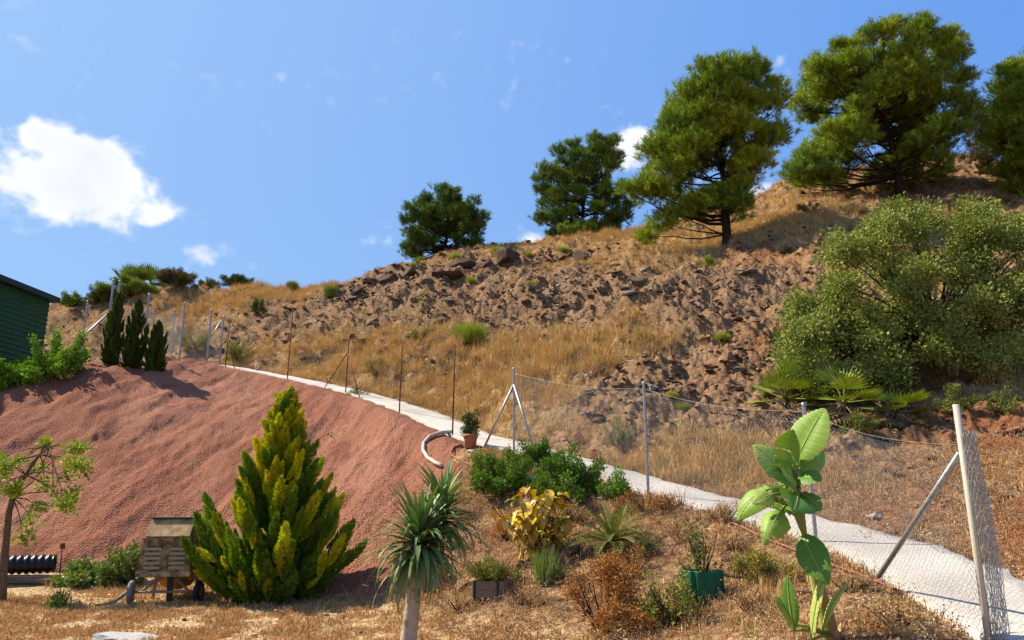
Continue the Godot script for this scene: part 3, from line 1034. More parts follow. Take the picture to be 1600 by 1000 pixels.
func pine(px: float, d: float, top_py: float, crown_px: Vector2, crown_py: Vector2, sd: int, label: String, opts := {}) -> void:
	var base := Vector3(ux(px, (top_py + crown_py.y) / 2.0 + 40.0) * d, 0, -d)
	base.y = ground(base.x, base.z) - 0.15
	var H := hp(top_py, d) - base.y
	var t := thing("pine_tree", base, label, "tree", "pine trees on the hill")
	rng.seed = sd
	var sc := d / F / 0.93
	var cx: float = ((crown_px.x + crown_px.y) / 2.0 - px) * sc
	var rx: float = (crown_px.y - crown_px.x) / 2.0 * sc * 1.0
	var y0 := hp(crown_py.y, d) - base.y
	var y1 := H
	var lean: float = opts.get("lean", 0.0)
	# trunk
	var tb := MB.new()
	tb.col = opts.get("bark", Color(0.075, 0.052, 0.04))
	var tp := []
	var tr := []
	var thick: float = opts.get("thick", 0.2)
	var ttop := H * 0.90
	for i in 13:
		var f := i / 12.0
		tp.append(Vector3(lerpf(0.0, cx * 0.7, pow(f, 1.4)) - lean * (1.0 - f) * f * 2.0 + 0.12 * sin(f * 7.0 + sd), ttop * f, 0.1 * sin(f * 5.0 + sd * 2)))
		tr.append(lerpf(thick * (1.25 if i == 0 else 1.0), 0.03, pow(f, 0.85)))
	tb.tube(tp, tr, 9)
	put("trunk", tb.mesh(true), M.bark, t)
	# clumps of needles on the ends of limbs
	var lb := MB.new()
	lb.col = tb.col
	var xf := []
	var cl := []
	var n_cl: int = opts.get("clumps", 90)
	var per: int = opts.get("per", 64)
	var shape_n := FastNoiseLite.new()
	shape_n.seed = sd
	shape_n.frequency = 0.9
	var tint: Color = opts.get("tint", Color(0.32, 0.36, 0.03))
	var dark: Color = opts.get("dark", Color(0.13, 0.21, 0.028))
	var clump_r: float = opts.get("clump", 0.75)
	# billows: cushions of needles with gaps between them, lit from outside, open underneath
	var made := []
	var tries := 0
	var given := []
	for e in opts.get("lobes", []):
		# cushions seen in the photo, with others before and behind them through the crown's depth
		var p := gp(e[0], e[1], d) - base
		p.x = cx + (p.x - cx) * 0.93
		p.y = y0 + (p.y - y0) * 0.93 - clump_r * 0.75
		p.y = maxf(p.y, clump_r * 0.6)
		var dx := (p.x - cx) / maxf(rx, 0.1)
		var dy := (p.y - (y0 + y1) / 2.0) / ((y1 - y0) / 2.0)
		var deep := sqrt(maxf(0.06, 1.0 - 0.9 * dx * dx - 0.8 * dy * dy)) * rx * 0.8
		for zz in ([-0.75, 0.0, 0.8] if deep > rx * 0.5 else [-0.6, 0.7]):
			var sh: float = 1.0 if zz > 0.5 else 0.85
			given.append(Vector3(cx + (p.x - cx) * sh + rnd(-0.2, 0.2), p.y + rnd(-0.25, 0.25), deep * zz + rnd(-0.3, 0.3)))
	if given.size():
		n_cl = given.size()
		tries = n_cl * 11
	while made.size() < n_cl and tries < n_cl * 12:
		tries += 1
		var f := pow(rng.randf(), opts.get("low", 0.9) as float)
		var a := rng.randf() * TAU
		var prof := pow(sin(PI * pow(lerpf(0.10, 0.985, f), 0.78)), 0.6)
		var rr := rx * prof * (0.90 + 0.38 * shape_n.get_noise_3d(cos(a) * 1.3, f * 2.2, sin(a) * 1.3))
		var rho := sqrt(lerpf(0.10, 1.0, rng.randf()))
		var cr := clump_r * rnd(0.7, 1.25) * lerpf(1.05, 0.8, f)
		rr = maxf(rr - cr * 0.55, 0.2)
		var c := Vector3(cx + cos(a) * rr * rho, lerpf(y0 + cr * 0.5, y1 - cr * 0.75, f), sin(a) * rr * rho)
		var free := true
		if given.size():
			if tries - n_cl * 11 > n_cl:
				break
			c = given[tries - n_cl * 11 - 1]
			cr = clump_r * rnd(0.72, 1.15)
		for o in made if given.is_empty() else []:
			if c.distance_to(o[0]) < (cr + float(o[1])) * 0.56:
				free = false
				break
		if not free or given.is_empty() and shape_n.get_noise_3dv(c * 0.5 + Vector3(9, 0, 0)) < (opts.get("holes", -0.30) as float):
			continue
		made.append([c, cr])
		var ff := clampf((c.y - Vector2(c.x - cx, c.z).length() * 0.35 - 0.3) / ttop, 0.14, 0.96)
		var ti := int(ff * 12.0)
		var from: Vector3 = (tp[ti] as Vector3).lerp(tp[mini(ti + 1, 12)], ff * 12.0 - ti)
		var ln := from.distance_to(c)
		limb(lb, from, c - Vector3(0, cr * 0.3, 0), clampf(0.018 * ln + 0.015, 0.02, 0.10), 0.014, Vector3(0, -0.08 * ln, 0), 5, 5)
		for q in 6:
			limb(lb, c - Vector3(0, cr * 0.35, 0) + (from - c) * 0.2 * rng.randf(), c + (rdir() * Vector3(1, 0.45, 1) + Vector3(0, 0.2, 0)) * cr * 0.85, 0.016, 0.006, Vector3.ZERO, 3, 2)
		var tone := tint.lerp(dark, rng.randf() * 0.8)
		for q in int(per * cr * cr / 0.45):
			var dd := rdir()
			if dd.y < -0.25 and rng.randf() < 0.75:
				dd.y = -dd.y
			var bump := 1.0 + 0.75 * shape_n.get_noise_3dv(dd * 1.7 + c * 3.0)
			var p := c + dd * cr * pow(rng.randf(), 0.33) * Vector3(1, 0.78, 1) * bump
			var dir := dd * 0.75 + Vector3(0, 0.85, 0) + rdir() * 0.3
			xf.append(Transform3D(toward(dir, rng.randf() * TAU, rnd(0.7, 1.35)), p))
			cl.append(vary(tone, 0.34))
	for e in opts.get("extra", []):
		# low side branches: [px, py, radius]
		var c := gp(e[0], e[1], d) - base
		var from: Vector3 = tp[1 if c.y < 2.5 else 3]
		limb(lb, from, c, 0.05, 0.015, Vector3(0, -0.15, 0), 5, 6)
		for q in int(170 * e[2] * e[2]):
			var dd := rdir()
			var p: Vector3 = c + dd * float(e[2]) * pow(rng.randf(), 0.45) * Vector3(1.1, 0.7, 1)
			xf.append(Transform3D(toward(dd * 0.8 + Vector3(0, 0.8, 0) + rdir() * 0.3, rng.randf() * TAU, rnd(0.75, 1.3)), p))
			cl.append(vary(tint.lerp(dark, 0.25), 0.25))
	put("limbs", lb.mesh(true), M.bark, t)
	many("crown", M.tuft_mesh, M.needle, xf, cl, t)
func leafy(t: Node3D, called: String, spray: Mesh, mat: Material, lobes: Array, n: int, cols: Array, shell := 0.5, size := 1.0, up := 0.4) -> void:
	# leaf sprays through a set of lobes [centre, radii]
	var vol := 0.0
	for l in lobes:
		vol += pow(l[1].x * l[1].y * l[1].z, 0.667)
	var xf := []
	var cl := []
	for l in lobes:
		var k := int(n * pow(l[1].x * l[1].y * l[1].z, 0.667) / vol)
		var tone: Color = (cols[0] as Color).lerp(cols[1], rng.randf())
		for i in k:
			var d := rdir()
			var p: Vector3 = l[0] + d * l[1] * pow(rng.randf(), shell)
			xf.append(Transform3D(toward(d + Vector3(0, up, 0) + rdir() * 0.5, rng.randf() * TAU, size * rnd(0.7, 1.3)), p))
			cl.append(vary(tone.lerp((cols[0] as Color).lerp(cols[1], rng.randf()), 0.6), 0.22))
	many(called, spray, mat, xf, cl, t)

# ---------------------------------------------------------------- garden plants
func plume_mesh(sd: int) -> ArrayMesh:
	# a flame-shaped spray of scale foliage, one metre long; tips are yellower
	rng.seed = sd
	var b := MB.new()
	for k in 30:
		var f := pow(k / 30.0, 0.9)
		var wid := 0.19 * pow(sin(PI * lerpf(0.14, 0.98, f)), 0.8)
		for q in 4:
			var a := TAU * (q / 4.0) + k * 0.9 + rnd(-0.4, 0.4)
			var o := Vector3(0, f * 0.9, 0)
			var d := Vector3(cos(a) * wid, 0.14 + 0.10 * rng.randf(), sin(a) * wid)
			var tipc := clampf(f * 0.9 + rnd(-0.25, 0.25), 0, 1)
			var g := rnd(0.75, 1.25)
			b.col = Color(lerpf(0.75, 1.25, tipc) * g, g, g * lerpf(1.0, 0.8, tipc))
			b.kite(o, o + d, d.cross(rdir()).normalized() * 0.030, 0.45)
			# side twiglets
			var m := o + d * 0.55
			var e := (d.normalized() + Vector3(0, 0.7, 0) + rdir() * 0.6).normalized() * 0.10
			b.kite(m, m + e, e.cross(rdir()).normalized() * 0.018, 0.45)
	return b.mesh(false)
func conifer(p: Vector3, H: float, R: float, n: int, size: float, sd: int, called: String, label: String, group: String, gold: float, prof: Curve, tilt := 0.55) -> void:
	var t := thing(called, p, label, "tree", group)
	rng.seed = sd
	var tb := MB.new()
	tb.col = Color(0.09, 0.055, 0.035)
	tb.tube([Vector3(0, -0.1, 0), Vector3(0, H * 0.5, 0), Vector3(0, H * 0.92, 0)], [0.035 + R * 0.05, 0.02 + R * 0.02, 0.008], 7)
	put("trunk", tb.mesh(true), M.bark, t)
	var xf := []
	var cl := []
	var lump := FastNoiseLite.new()
	lump.seed = sd
	lump.frequency = 1.3
	var green0 := Color(0.10, 0.19, 0.02)
	var green1 := Color(0.20, 0.29, 0.022)
	if gold <= 0.01:
		green0 = Color(0.055, 0.095, 0.02)
		green1 = Color(0.10, 0.14, 0.025)
	# upswept arms, each feathered with plumes and ending in a pointed one
	for k in n:
		var f := pow((k + 0.5) / n, 1.15)
		var a := k * 2.39996 + rnd(-0.4, 0.4)
		var rr := R * prof.sample(f) * rnd(0.72, 1.12) * (1.0 + 0.22 * lump.get_noise_3d(cos(a) * 1.1, f * 2.6, sin(a) * 1.1))
		var out := Vector3(cos(a), 0, sin(a))
		var tip := out * rr + Vector3(0, H * f * 0.93 + 0.03, 0)
		var root := Vector3(0, maxf(tip.y - rr * (1.0 / maxf(tilt, 0.2)) * 0.75, 0.05), 0)
		var arm_gold := rng.randf() < gold * (0.10 + 1.75 * pow(f, 1.7))
		var tone := green0.lerp(green1, rng.randf())
		for q in 9:
			var g := lerpf(0.35, 1.0, q / 8.0)
			var o := root.lerp(tip, g) - Vector3(0, rr * 0.16 * sin(g * PI), 0) + rdir() * size * 0.13
			var dir := (tip - root).normalized() * 0.8 + Vector3(0, 0.55 * g, 0) + rdir() * (0.38 if q < 8 else 0.1)
			var s := size * rnd(0.55, 0.95) * (1.15 if q == 8 else 0.85)
			o -= dir.normalized() * s * 0.55
			o.y = maxf(o.y, 0.0)
			xf.append(Transform3D(toward(dir, rng.randf() * TAU, s), o))
			var c := tone.lerp(green0.lerp(green1, rng.randf()), 0.4)
			if gold > 0.01 and (q >= 7 and rng.randf() < 0.24 or arm_gold and q >= 3):
				c = Color(0.70, 0.56, 0.02).lerp(Color(0.44, 0.46, 0.02), rng.randf())
			cl.append(vary(c, 0.2))
	many("crown", M.plume, M.needle, xf, cl, t)
func strap_mesh(l: float, w: float, e0: float, bend: float, c0: Color, c1: Color, n := 8, fold := 0.25) -> ArrayMesh:
	# a long leaf leaving the origin along +z at elevation e0 and bending down by bend
	var b := MB.new()
	var p := Vector3.ZERO
	var e := e0
	for i in n + 1:
		var f := i / float(n)
		var ww := w * (0.75 + 0.4 * sin(PI * minf(f * 1.3, 1.0))) * (1.0 - pow(f, 2.6)) + 0.0015
		b.col = c0.lerp(c1, f)
		var up := Vector3(0, cos(e), -sin(e))
		b.vert(p + Vector3(-ww, 0, 0) + up * ww * fold)
		b.vert(p)
		b.vert(p + Vector3(ww, 0, 0) + up * ww * fold)
		p += Vector3(0, sin(e), cos(e)) * l / n
		e -= bend / n * (0.4 + 1.2 * f)
	for i in n:
		for k in 2:
			var a := i * 3 + k
			b.ix.append_array([a, a + 1, a + 3, a + 1, a + 4, a + 3])
	return b.mesh(true)
func dragon_tree() -> void:
	var base := onground(640, 7.6)
	var t := thing("dragon_tree", base, "dragon tree with pale ringed trunk and two heads of drooping strap leaves", "tree")
	rng.seed = 61
	var c1 := gp(655, 850, 7.5) - base
	var c2 := gp(692, 806, 7.9) - base
	var b := MB.new()
	var pts := []
	var rad := []
	for i in 46:
		# ringed bark: real grooves
		var f := i / 45.0
		pts.append(Vector3(0.0, -0.1, 0.0).lerp(c1, f) + Vector3(0.02 * sin(f * 4.0), 0, 0))
		rad.append(lerpf(0.085, 0.062, f) * (1.0 + (0.05 if i % 2 else -0.03) + rnd(-0.03, 0.03)))
		var k := 0.52 + rnd(-0.06, 0.06)
		b.col = Color(k, k * 0.86, k * 0.70)
	b.tube(pts, rad, 12)
	for i in b.v.size():
		var k := 0.50 + 0.14 * n_fine.get_noise_3dv(b.v[i] * 6.0)
		if n_mid.get_noise_3dv(b.v[i] * 5.0 + Vector3(4, 4, 4)) > 0.33:
			k *= 0.45
		b.c[i] = Color(k, k * 0.83, k * 0.64)
	put("trunk", b.mesh(true), tri_mat(vmat(0.9), noise_tex(0.05, 0.7, 1.1, 51, 512, 4), 4.0), t)
	var b2 := MB.new()
	b2.col = Color(0.36, 0.28, 0.2)
	b2.tube([c1 * 0.62, c1 * 0.8 + Vector3(0.09, 0, -0.1), c2], [0.05, 0.05, 0.045], 9)
	put("branch", b2.mesh(true), M.bark, t)
	var vars := []
	for k in 7:
		vars.append(strap_mesh(rnd(0.46, 0.60), rnd(0.018, 0.024), 0.0, [0.5, 1.5, 1.8, 2.1, 2.4, 1.3, 0.8][k], Color(0.085, 0.15, 0.05), Color(0.14, 0.21, 0.075)))
	var dead := strap_mesh(0.5, 0.014, 0.0, 1.3, Color(0.30, 0.21, 0.08), Color(0.36, 0.25, 0.1))
	for head in [[c1, 190, 1.22], [c2, 130, 1.12]]:
		for k in head[1]:
			var f: float = (k + 0.5) / head[1]
			var yaw: float = k * 2.39996 + rnd(-0.15, 0.15)
			var el := lerpf(-0.6, 1.3, pow(f, 1.1)) + rnd(-0.12, 0.12)
			var o: Vector3 = head[0] + Vector3(0, lerpf(-0.10, 0.07, f), 0)
			var bs := Basis(Vector3.UP, yaw) * Basis(Vector3.RIGHT, -el) * Basis.from_scale(Vector3.ONE * head[2] * rnd(0.8, 1.12))
			var m: Mesh = vars[rng.randi() % 7] if el < 1.0 else vars[[0, 6][rng.randi() % 2]]
			if f < 0.08:
				m = dead
			put("leaf", m, M.big_leaf, t, Transform3D(bs, o))
func paddle_mesh(l: float, w: float, e0: float, bend: float, tears: float, sd: int, col: Color, fold := 0.35, roll := 0.0) -> ArrayMesh:
	# a banana-like leaf: stalk, midrib and a ribbed blade that may be torn
	rng.seed = sd
	var b := MB.new()
	var n := 30
	var p := Vector3.ZERO
	var e := e0
	var prev := []
	var drop := 0.0
	var gap := 0
	for i in n + 1:
		var f := i / float(n)
		var ww := w * 0.92 * pow(sin(PI * clampf(lerpf(0.03, 0.99, pow(f, 0.78)), 0, 1)), 0.8)
		var up := Vector3(0, cos(e), -sin(e))
		if rng.randf() < tears:
			drop = rnd(0.1, 0.9)
			gap = 1
		var row := []
		for s in [-1.0, -0.66, -0.33, 0.0, 0.33, 0.66, 1.0]:
			var q: float = absf(s)
			var rib := 0.0035 * (1.0 if i % 2 else -1.0) * minf(q * 2.0, 1.0) * (w / 0.15)
			var y := ww * (fold * q - (0.35 + drop) * q * q) + rib
			var z := q * ww * 0.30
			row.append(p + Vector3(s * ww * (1.0 - 0.12 * drop), 0, 0) + up * y + Vector3(0, sin(e), cos(e)) * z)
		if i > 0:
			for k in 6:
				if gap and (k == 0 or k == 5 or (k == 1 and drop > 0.5) or (k == 4 and drop > 0.3)):
					continue
				var g := 1.0 + 0.10 * (1.0 if (i + k) % 2 else -1.0) * rng.randf() + 0.05 * sin(i * 1.7)
				b.col = Color(col.r * g, col.g * g, col.b * g)
				if (k == 0 or k == 5) and rng.randf() < 0.05:
					b.col = Color(0.34, 0.22, 0.07)
				b.quad(prev[k], prev[k + 1], row[k + 1], row[k])
		gap = 0
		prev = row
		p += Vector3(0, sin(e), cos(e)) * l / n
		e -= bend / n * (0.5 + f)
	return b.mesh(true)
func rib_tube(l: float, e0: float, bend: float, r: float, col: Color) -> ArrayMesh:
	var b := MB.new()
	b.col = col
	var p := Vector3.ZERO
	var e := e0
	var pts := []
	var rad := []
	for i in 13:
		var f := i / 12.0
		pts.append(p)
		rad.append(lerpf(r, r * 0.2, f))
		p += Vector3(0, sin(e), cos(e)) * l / 12.0
		e -= bend / 12.0 * (0.5 + f)
	b.tube(pts, rad, 6)
	return b.mesh(true)
func banana() -> void:
	var base := onground(1264, 6.55)
	var t := thing("banana_plant", base, "tall banana-like plant with broad paddle leaves, some torn, on a stout stalk", "plant")
	rng.seed = 71
	var D := 6.5
	# the stalk: overlapping sheaths
	var st := gp(1247, 800, D) - base
	for k in 5:
		var b := MB.new()
		b.col = [Color(0.46, 0.36, 0.12), Color(0.38, 0.20, 0.08), Color(0.30, 0.30, 0.08), Color(0.5, 0.42, 0.16), Color(0.30, 0.13, 0.06)][k]
		var off := Vector3(cos(k * 1.3), 0, sin(k * 1.3)) * 0.016
		var top := st * (0.72 + 0.07 * k) + off
		b.tube([Vector3(0, -0.1, 0) + off, st * 0.2 + off * 1.5, st * 0.5 + off, top], [0.048, 0.044, 0.036, 0.012], 9)
		put("sheath", b.mesh(true), M.dry_leaf, t)
	for k in 6:
		# dry husks at the foot
		var h := strap_mesh(rnd(0.15, 0.28), 0.03, 1.35, 0.6, Color(0.42, 0.22, 0.10), Color(0.5, 0.36, 0.2), 6, 0.4)
		put("dry_husk", h, M.dry_leaf, t, Transform3D(Basis(Vector3.UP, k * 1.05), Vector3(sin(k * 1.05), 0, cos(k * 1.05)) * 0.045 + Vector3(0, -0.02, 0)))
	# leaves: [root px, py, tip px, py, half width m, tip depth, bend, tears, roll, shade]
	var g1 := Color(0.20, 0.33, 0.05)
	var g2 := Color(0.10, 0.22, 0.03)
	var g3 := Color(0.36, 0.45, 0.11)
	var list := [
		[1240, 728, 1290, 640, 0.185, 6.45, 0.35, 0.0, 0.5, g1], [1240, 735, 1238, 672, 0.161, 6.35, 0.35, 0.03, -0.3, g1], [1238, 752, 1176, 697, 0.137, 6.6, 0.35, 0.0, 0.5, g3],
		[1242, 770, 1190, 745, 0.145, 6.2, 0.9, 0.0, 0.4, g2], [1240, 735, 1284, 705, 0.137, 6.8, 0.3, 0.05, -0.5, g1], [1245, 745, 1285, 752, 0.097, 6.3, 0.5, 0.0, 0.2, g2],
		[1228, 758, 1160, 822, 0.153, 6.6, 1.5, 0.16, 0.2, g1], [1232, 785, 1192, 862, 0.137, 6.3, 1.5, 0.18, 0.0, g1], [1245, 775, 1236, 803, 0.177, 6.1, 0.6, 0.0, 0.0, g2],
		[1250, 790, 1232, 733, 0.089, 6.45, 0.1, 0.0, 0.3, g3], [1254, 835, 1296, 915, 0.137, 6.25, 0.8, 0.0, 0.4, g2], [1246, 760, 1215, 728, 0.145, 6.3, 0.5, 0.1, 0.3, g1],
		[1246, 740, 1262, 690, 0.12, 6.6, 0.3, 0.0, 0.3, g1], [1236, 770, 1172, 792, 0.11, 6.35, 1.0, 0.12, 0.5, g3], [1252, 770, 1283, 800, 0.09, 6.4, 1.0, 0.1, 0.4, g2], [1240, 760, 1210, 712, 0.11, 6.55, 0.4, 0.0, 0.6, g1],
	]
	var n := 0
	for e in list:
		n += 1
		var o := gp(e[0], e[1], D) - base
		var tip := gp(e[2], e[3], e[5]) - base
		place_paddle(t, o, tip, e[4], e[6], e[7], e[8], e[9], 700 + n, 0.008, st * 0.75)
	# suckers at the foot
	for e in [[1240, 985, 1232, 898, 0.085, g2, 0.3, 6.4], [1268, 1000, 1298, 885, 0.08, g3, 0.35, 6.3], [1285, 985, 1332, 912, 0.07, g3, 0.5, 6.2], [1238, 975, 1208, 930, 0.05, g1, 0.6, 6.5]]:
		n += 1
		var o := Vector3(rnd(-0.04, 0.06), 0.06, rnd(0.0, 0.08))
		place_paddle(t, gp(e[0], e[1], 6.45) - base, gp(e[2], e[3], e[7]) - base, e[4], e[6], 0.0, 0.4, e[5], 700 + n, 0.010, o)
func place_paddle(t: Node3D, o: Vector3, tip: Vector3, w: float, bend: float, tears: float, roll: float, col: Color, sd: int, r: float, stalk_from: Vector3) -> void:
	# a leaf whose blade runs from o to tip
	var d := tip - o
	var l := d.length() * (1.0 + bend * bend * 0.045)
	# start steeper by half the bend so that the chord ends at the tip
	var bs := Basis.looking_at(-d.normalized(), Vector3.UP if absf(d.normalized().y) < 0.97 else Vector3.BACK)
	# turn the upper face outward, as leaves hang
	var face := (1.0 if d.x > 0 else -1.0) * (0.65 + 0.6 * absf(roll))
	bs = bs * Basis(Vector3.BACK, face)
	var m := paddle_mesh(l, w, bend * 0.5, bend, tears, sd, col)
	var leaf := put("leaf", m, M.big_leaf, t, Transform3D(bs, o))
	put("midrib", rib_tube(l, bend * 0.5, bend, r, Color(0.34, 0.36, 0.12)), M.big_leaf, leaf)
	var b := MB.new()
	b.col = Color(0.24, 0.27, 0.07)
	b.tube([stalk_from, stalk_from.lerp(o, 0.6) + Vector3(0, 0.02, 0), o], [r * 1.6, r * 1.3, r], 6)
	put("stalk", b.mesh(true), M.big_leaf, t)
func cycad() -> void:
	var p := hit(958, 868)
	var t := thing("cycad", p, "low cycad with a rosette of stiff feathery fronds in the garden bed", "plant")
	rng.seed = 81
	var b := MB.new()
	b.col = Color(0.11, 0.07, 0.04)
	b.lathe([Vector2(0.12, -0.1), Vector2(0.15, 0.05), Vector2(0.13, 0.14), Vector2(0.05, 0.2), Vector2(0.0, 0.21)], 12, Transform3D())
	put("trunk", b.mesh(true), M.bark, t)
	var vars := []
	for k in 4:
		var f := MB.new()
		var q := Vector3.ZERO
		var e := 0.0
		var n := 34
		var bend: float = [0.5, 0.9, 1.2, 0.8][k]
		var pts := []
		for i in n + 1:
			var s := i / float(n)
			pts.append(q)
			var ll := 0.115 * pow(sin(PI * lerpf(0.10, 0.97, s)), 0.7)
			var up := Vector3(0, cos(e), -sin(e))
			var fw := Vector3(0, sin(e), cos(e))
			if s > 0.08:
				for sg in [-1.0, 1.0]:
					var g := rnd(0.8, 1.2)
					f.col = Color(0.085 * g, 0.125 * g, 0.02 * g) if i % 5 else Color(0.20 * g, 0.17 * g, 0.035 * g)
					var dd: Vector3 = Vector3(sg, 0, 0) * 0.85 + fw * 0.55 + up * 0.35
					f.kite(q, q + dd * ll, fw * 0.008, 0.4)
			q += fw * 0.62 / n
			e -= bend / n
		f.col = Color(0.25, 0.22, 0.06)
		f.tube(pts, [0.008, 0.005], 4)
		vars.append(f.mesh(false))
	for k in 26:
		var f := (k + 0.5) / 26.0
		var el := lerpf(0.05, 1.25, pow(f, 1.1))
		put("frond", vars[(0 if el > 0.8 else rng.randi() % 4)], M.leaf, t, Transform3D(Basis(Vector3.UP, k * 2.39996) * Basis(Vector3.RIGHT, -el) * Basis.from_scale(Vector3.ONE * rnd(0.85, 1.1)), Vector3(0, 0.18, 0)))
func leaf_mesh(sd: int, l: float, w: float, col: Color, curl: float) -> ArrayMesh:
	rng.seed = sd
	var b := MB.new()
	var n := 7
	var q := Vector3.ZERO
	var e := 0.2
	for i in n + 1:
		var f := i / float(n)
		var ww := w * pow(sin(PI * lerpf(0.02, 0.97, pow(f, 0.75))), 0.8)
		var g := 1.0 + rnd(-0.12, 0.12)
		b.col = Color(col.r * g, col.g * g, col.b * g)
		var up := Vector3(0, cos(e), -sin(e))
		b.vert(q + Vector3(-ww, 0, 0) + up * ww * (0.45 + 0.2 * sin(i * 2.1 + sd)))
		b.vert(q)
		b.vert(q + Vector3(ww, 0, 0) + up * ww * (0.45 + 0.2 * cos(i * 1.7 + sd)))
		q += Vector3(0, sin(e), cos(e)) * l / n
		e -= curl / n
	for i in n:
		for k in 2:
			var a := i * 3 + k
			b.ix.append_array([a, a + 1, a + 3, a + 1, a + 4, a + 3])
	return b.mesh(true)
func yellow_shrub() -> void:
	var p := hit(845, 870)
	var t := thing("yellowing_shrub", p, "shrub with big drooping yellow leaves in the garden bed", "shrub")
	rng.seed = 83
	var vars := []
	for k in 6:
		vars.append(leaf_mesh(830 + k, rnd(0.21, 0.31), rnd(0.048, 0.072), [Color(0.56, 0.35, 0.025), Color(0.62, 0.43, 0.04), Color(0.48, 0.25, 0.03), Color(0.62, 0.46, 0.14), Color(0.27, 0.30, 0.03), Color(0.50, 0.31, 0.05)][k], [0.8, 1.3, 1.7, 1.1, 0.6, 2.0][k]))
	# stems: foot to tip, in the photo's plane and a little before and behind it
	var tips := [[752, 785], [775, 778], [800, 770], [825, 745], [838, 760], [850, 775], [878, 760], [892, 775], [898, 800], [870, 800], [830, 800], [812, 830], [845, 830], [880, 830], [862, 850], [822, 862], [808, 800], [855, 745]]
	var n := 0
	for e in tips:
		n += 1
		var d := -p.z + rnd(-0.45, 0.35)
		var tip := gp(e[0], e[1], d) - p
		var b := MB.new()
		b.col = Color(0.20, 0.14, 0.05)
		var pts := limb(b, Vector3(rnd(-0.06, 0.06), -0.05, rnd(-0.06, 0.06)), tip, 0.012, 0.004, Vector3(0, 0.10, 0), 5, 6)
		var st := put("stem", b.mesh(true), M.bark, t)
		for k in 9:
			var f := rnd(0.5, 0.999)
			var o := (pts[int(f * 5.0)] as Vector3).lerp(pts[int(f * 5.0) + 1], f * 5.0 - int(f * 5.0))
			var yaw := rng.randf() * TAU
			put("leaf", vars[rng.randi() % 6], M.big_leaf if k % 3 else M.dry_leaf, t, Transform3D(Basis(Vector3.UP, yaw) * Basis(Vector3.RIGHT, rnd(-0.2, 0.9)) * Basis.from_scale(Vector3.ONE * rnd(0.7, 1.15)), o))
func fan_palm(p: Vector3, size: float, n: int, sd: int, label: String, c0: Color, dead: int, group := "") -> void:
	# a dwarf fan palm: stalks that end in pleated fans
	var t := thing("fan_palm", p, label, "palm", group)
	rng.seed = sd
	var b := MB.new()
	b.col = Color(0.12, 0.08, 0.05)
	b.tube([Vector3(0, -0.1, 0), Vector3(0, size * 0.3, 0)], [size * 0.12, size * 0.09], 8)
	put("trunk", b.mesh(true), M.bark, t)
	for v in n + dead:
		var f := MB.new()
		var isd := v >= n
		var yaw := v * 2.39996
		var el := rnd(-0.15, 1.3) if not isd else rnd(-1.1, -0.4)
		var out := Vector3(sin(yaw) * cos(el), sin(el), cos(yaw) * cos(el))
		var o := Vector3(0, size * 0.28, 0)
		var hub := o + out * size * rnd(0.35, 0.55)
		var base_c := c0 if not isd else Color(0.24, 0.16, 0.085)
		f.col = vary(base_c, 0.1)
		f.tube([o, hub], [size * 0.014, size * 0.010], 4)
		var side := out.cross(Vector3.UP).normalized()
		var nrm := side.cross(out).normalized()
		for k in 15:
			var a := lerpf(-1.5, 1.5, k / 14.0)
			var d := out * cos(a) + side * sin(a) + nrm * 0.12
			f.col = vary(base_c, 0.2)
			f.kite(hub, hub + d * size * 0.52 * rnd(0.85, 1.05), (nrm * 0.4 + side * cos(a) - out * sin(a)) * size * 0.026, 0.5)
		put("dead_frond" if isd else "frond", f.mesh(false), M.leaf if not isd else M.dry_leaf, t)
func shrub(called: String, px: float, py: float, w_px: float, h_px: float, kind: String, label: String, category := "shrub", group := "", c0 := Color(0.1, 0.14, 0.03), c1 := Color(0.16, 0.2, 0.04), dens := 1.0, sink := 0.0) -> Node3D:
	var p := hit(px, py)
	return shrub_at(called, p - Vector3(0, sink, 0), metres(w_px, p) * 0.5, metres(h_px, p), kind, label, category, group, c0, c1, dens, int(px * 7 + py))
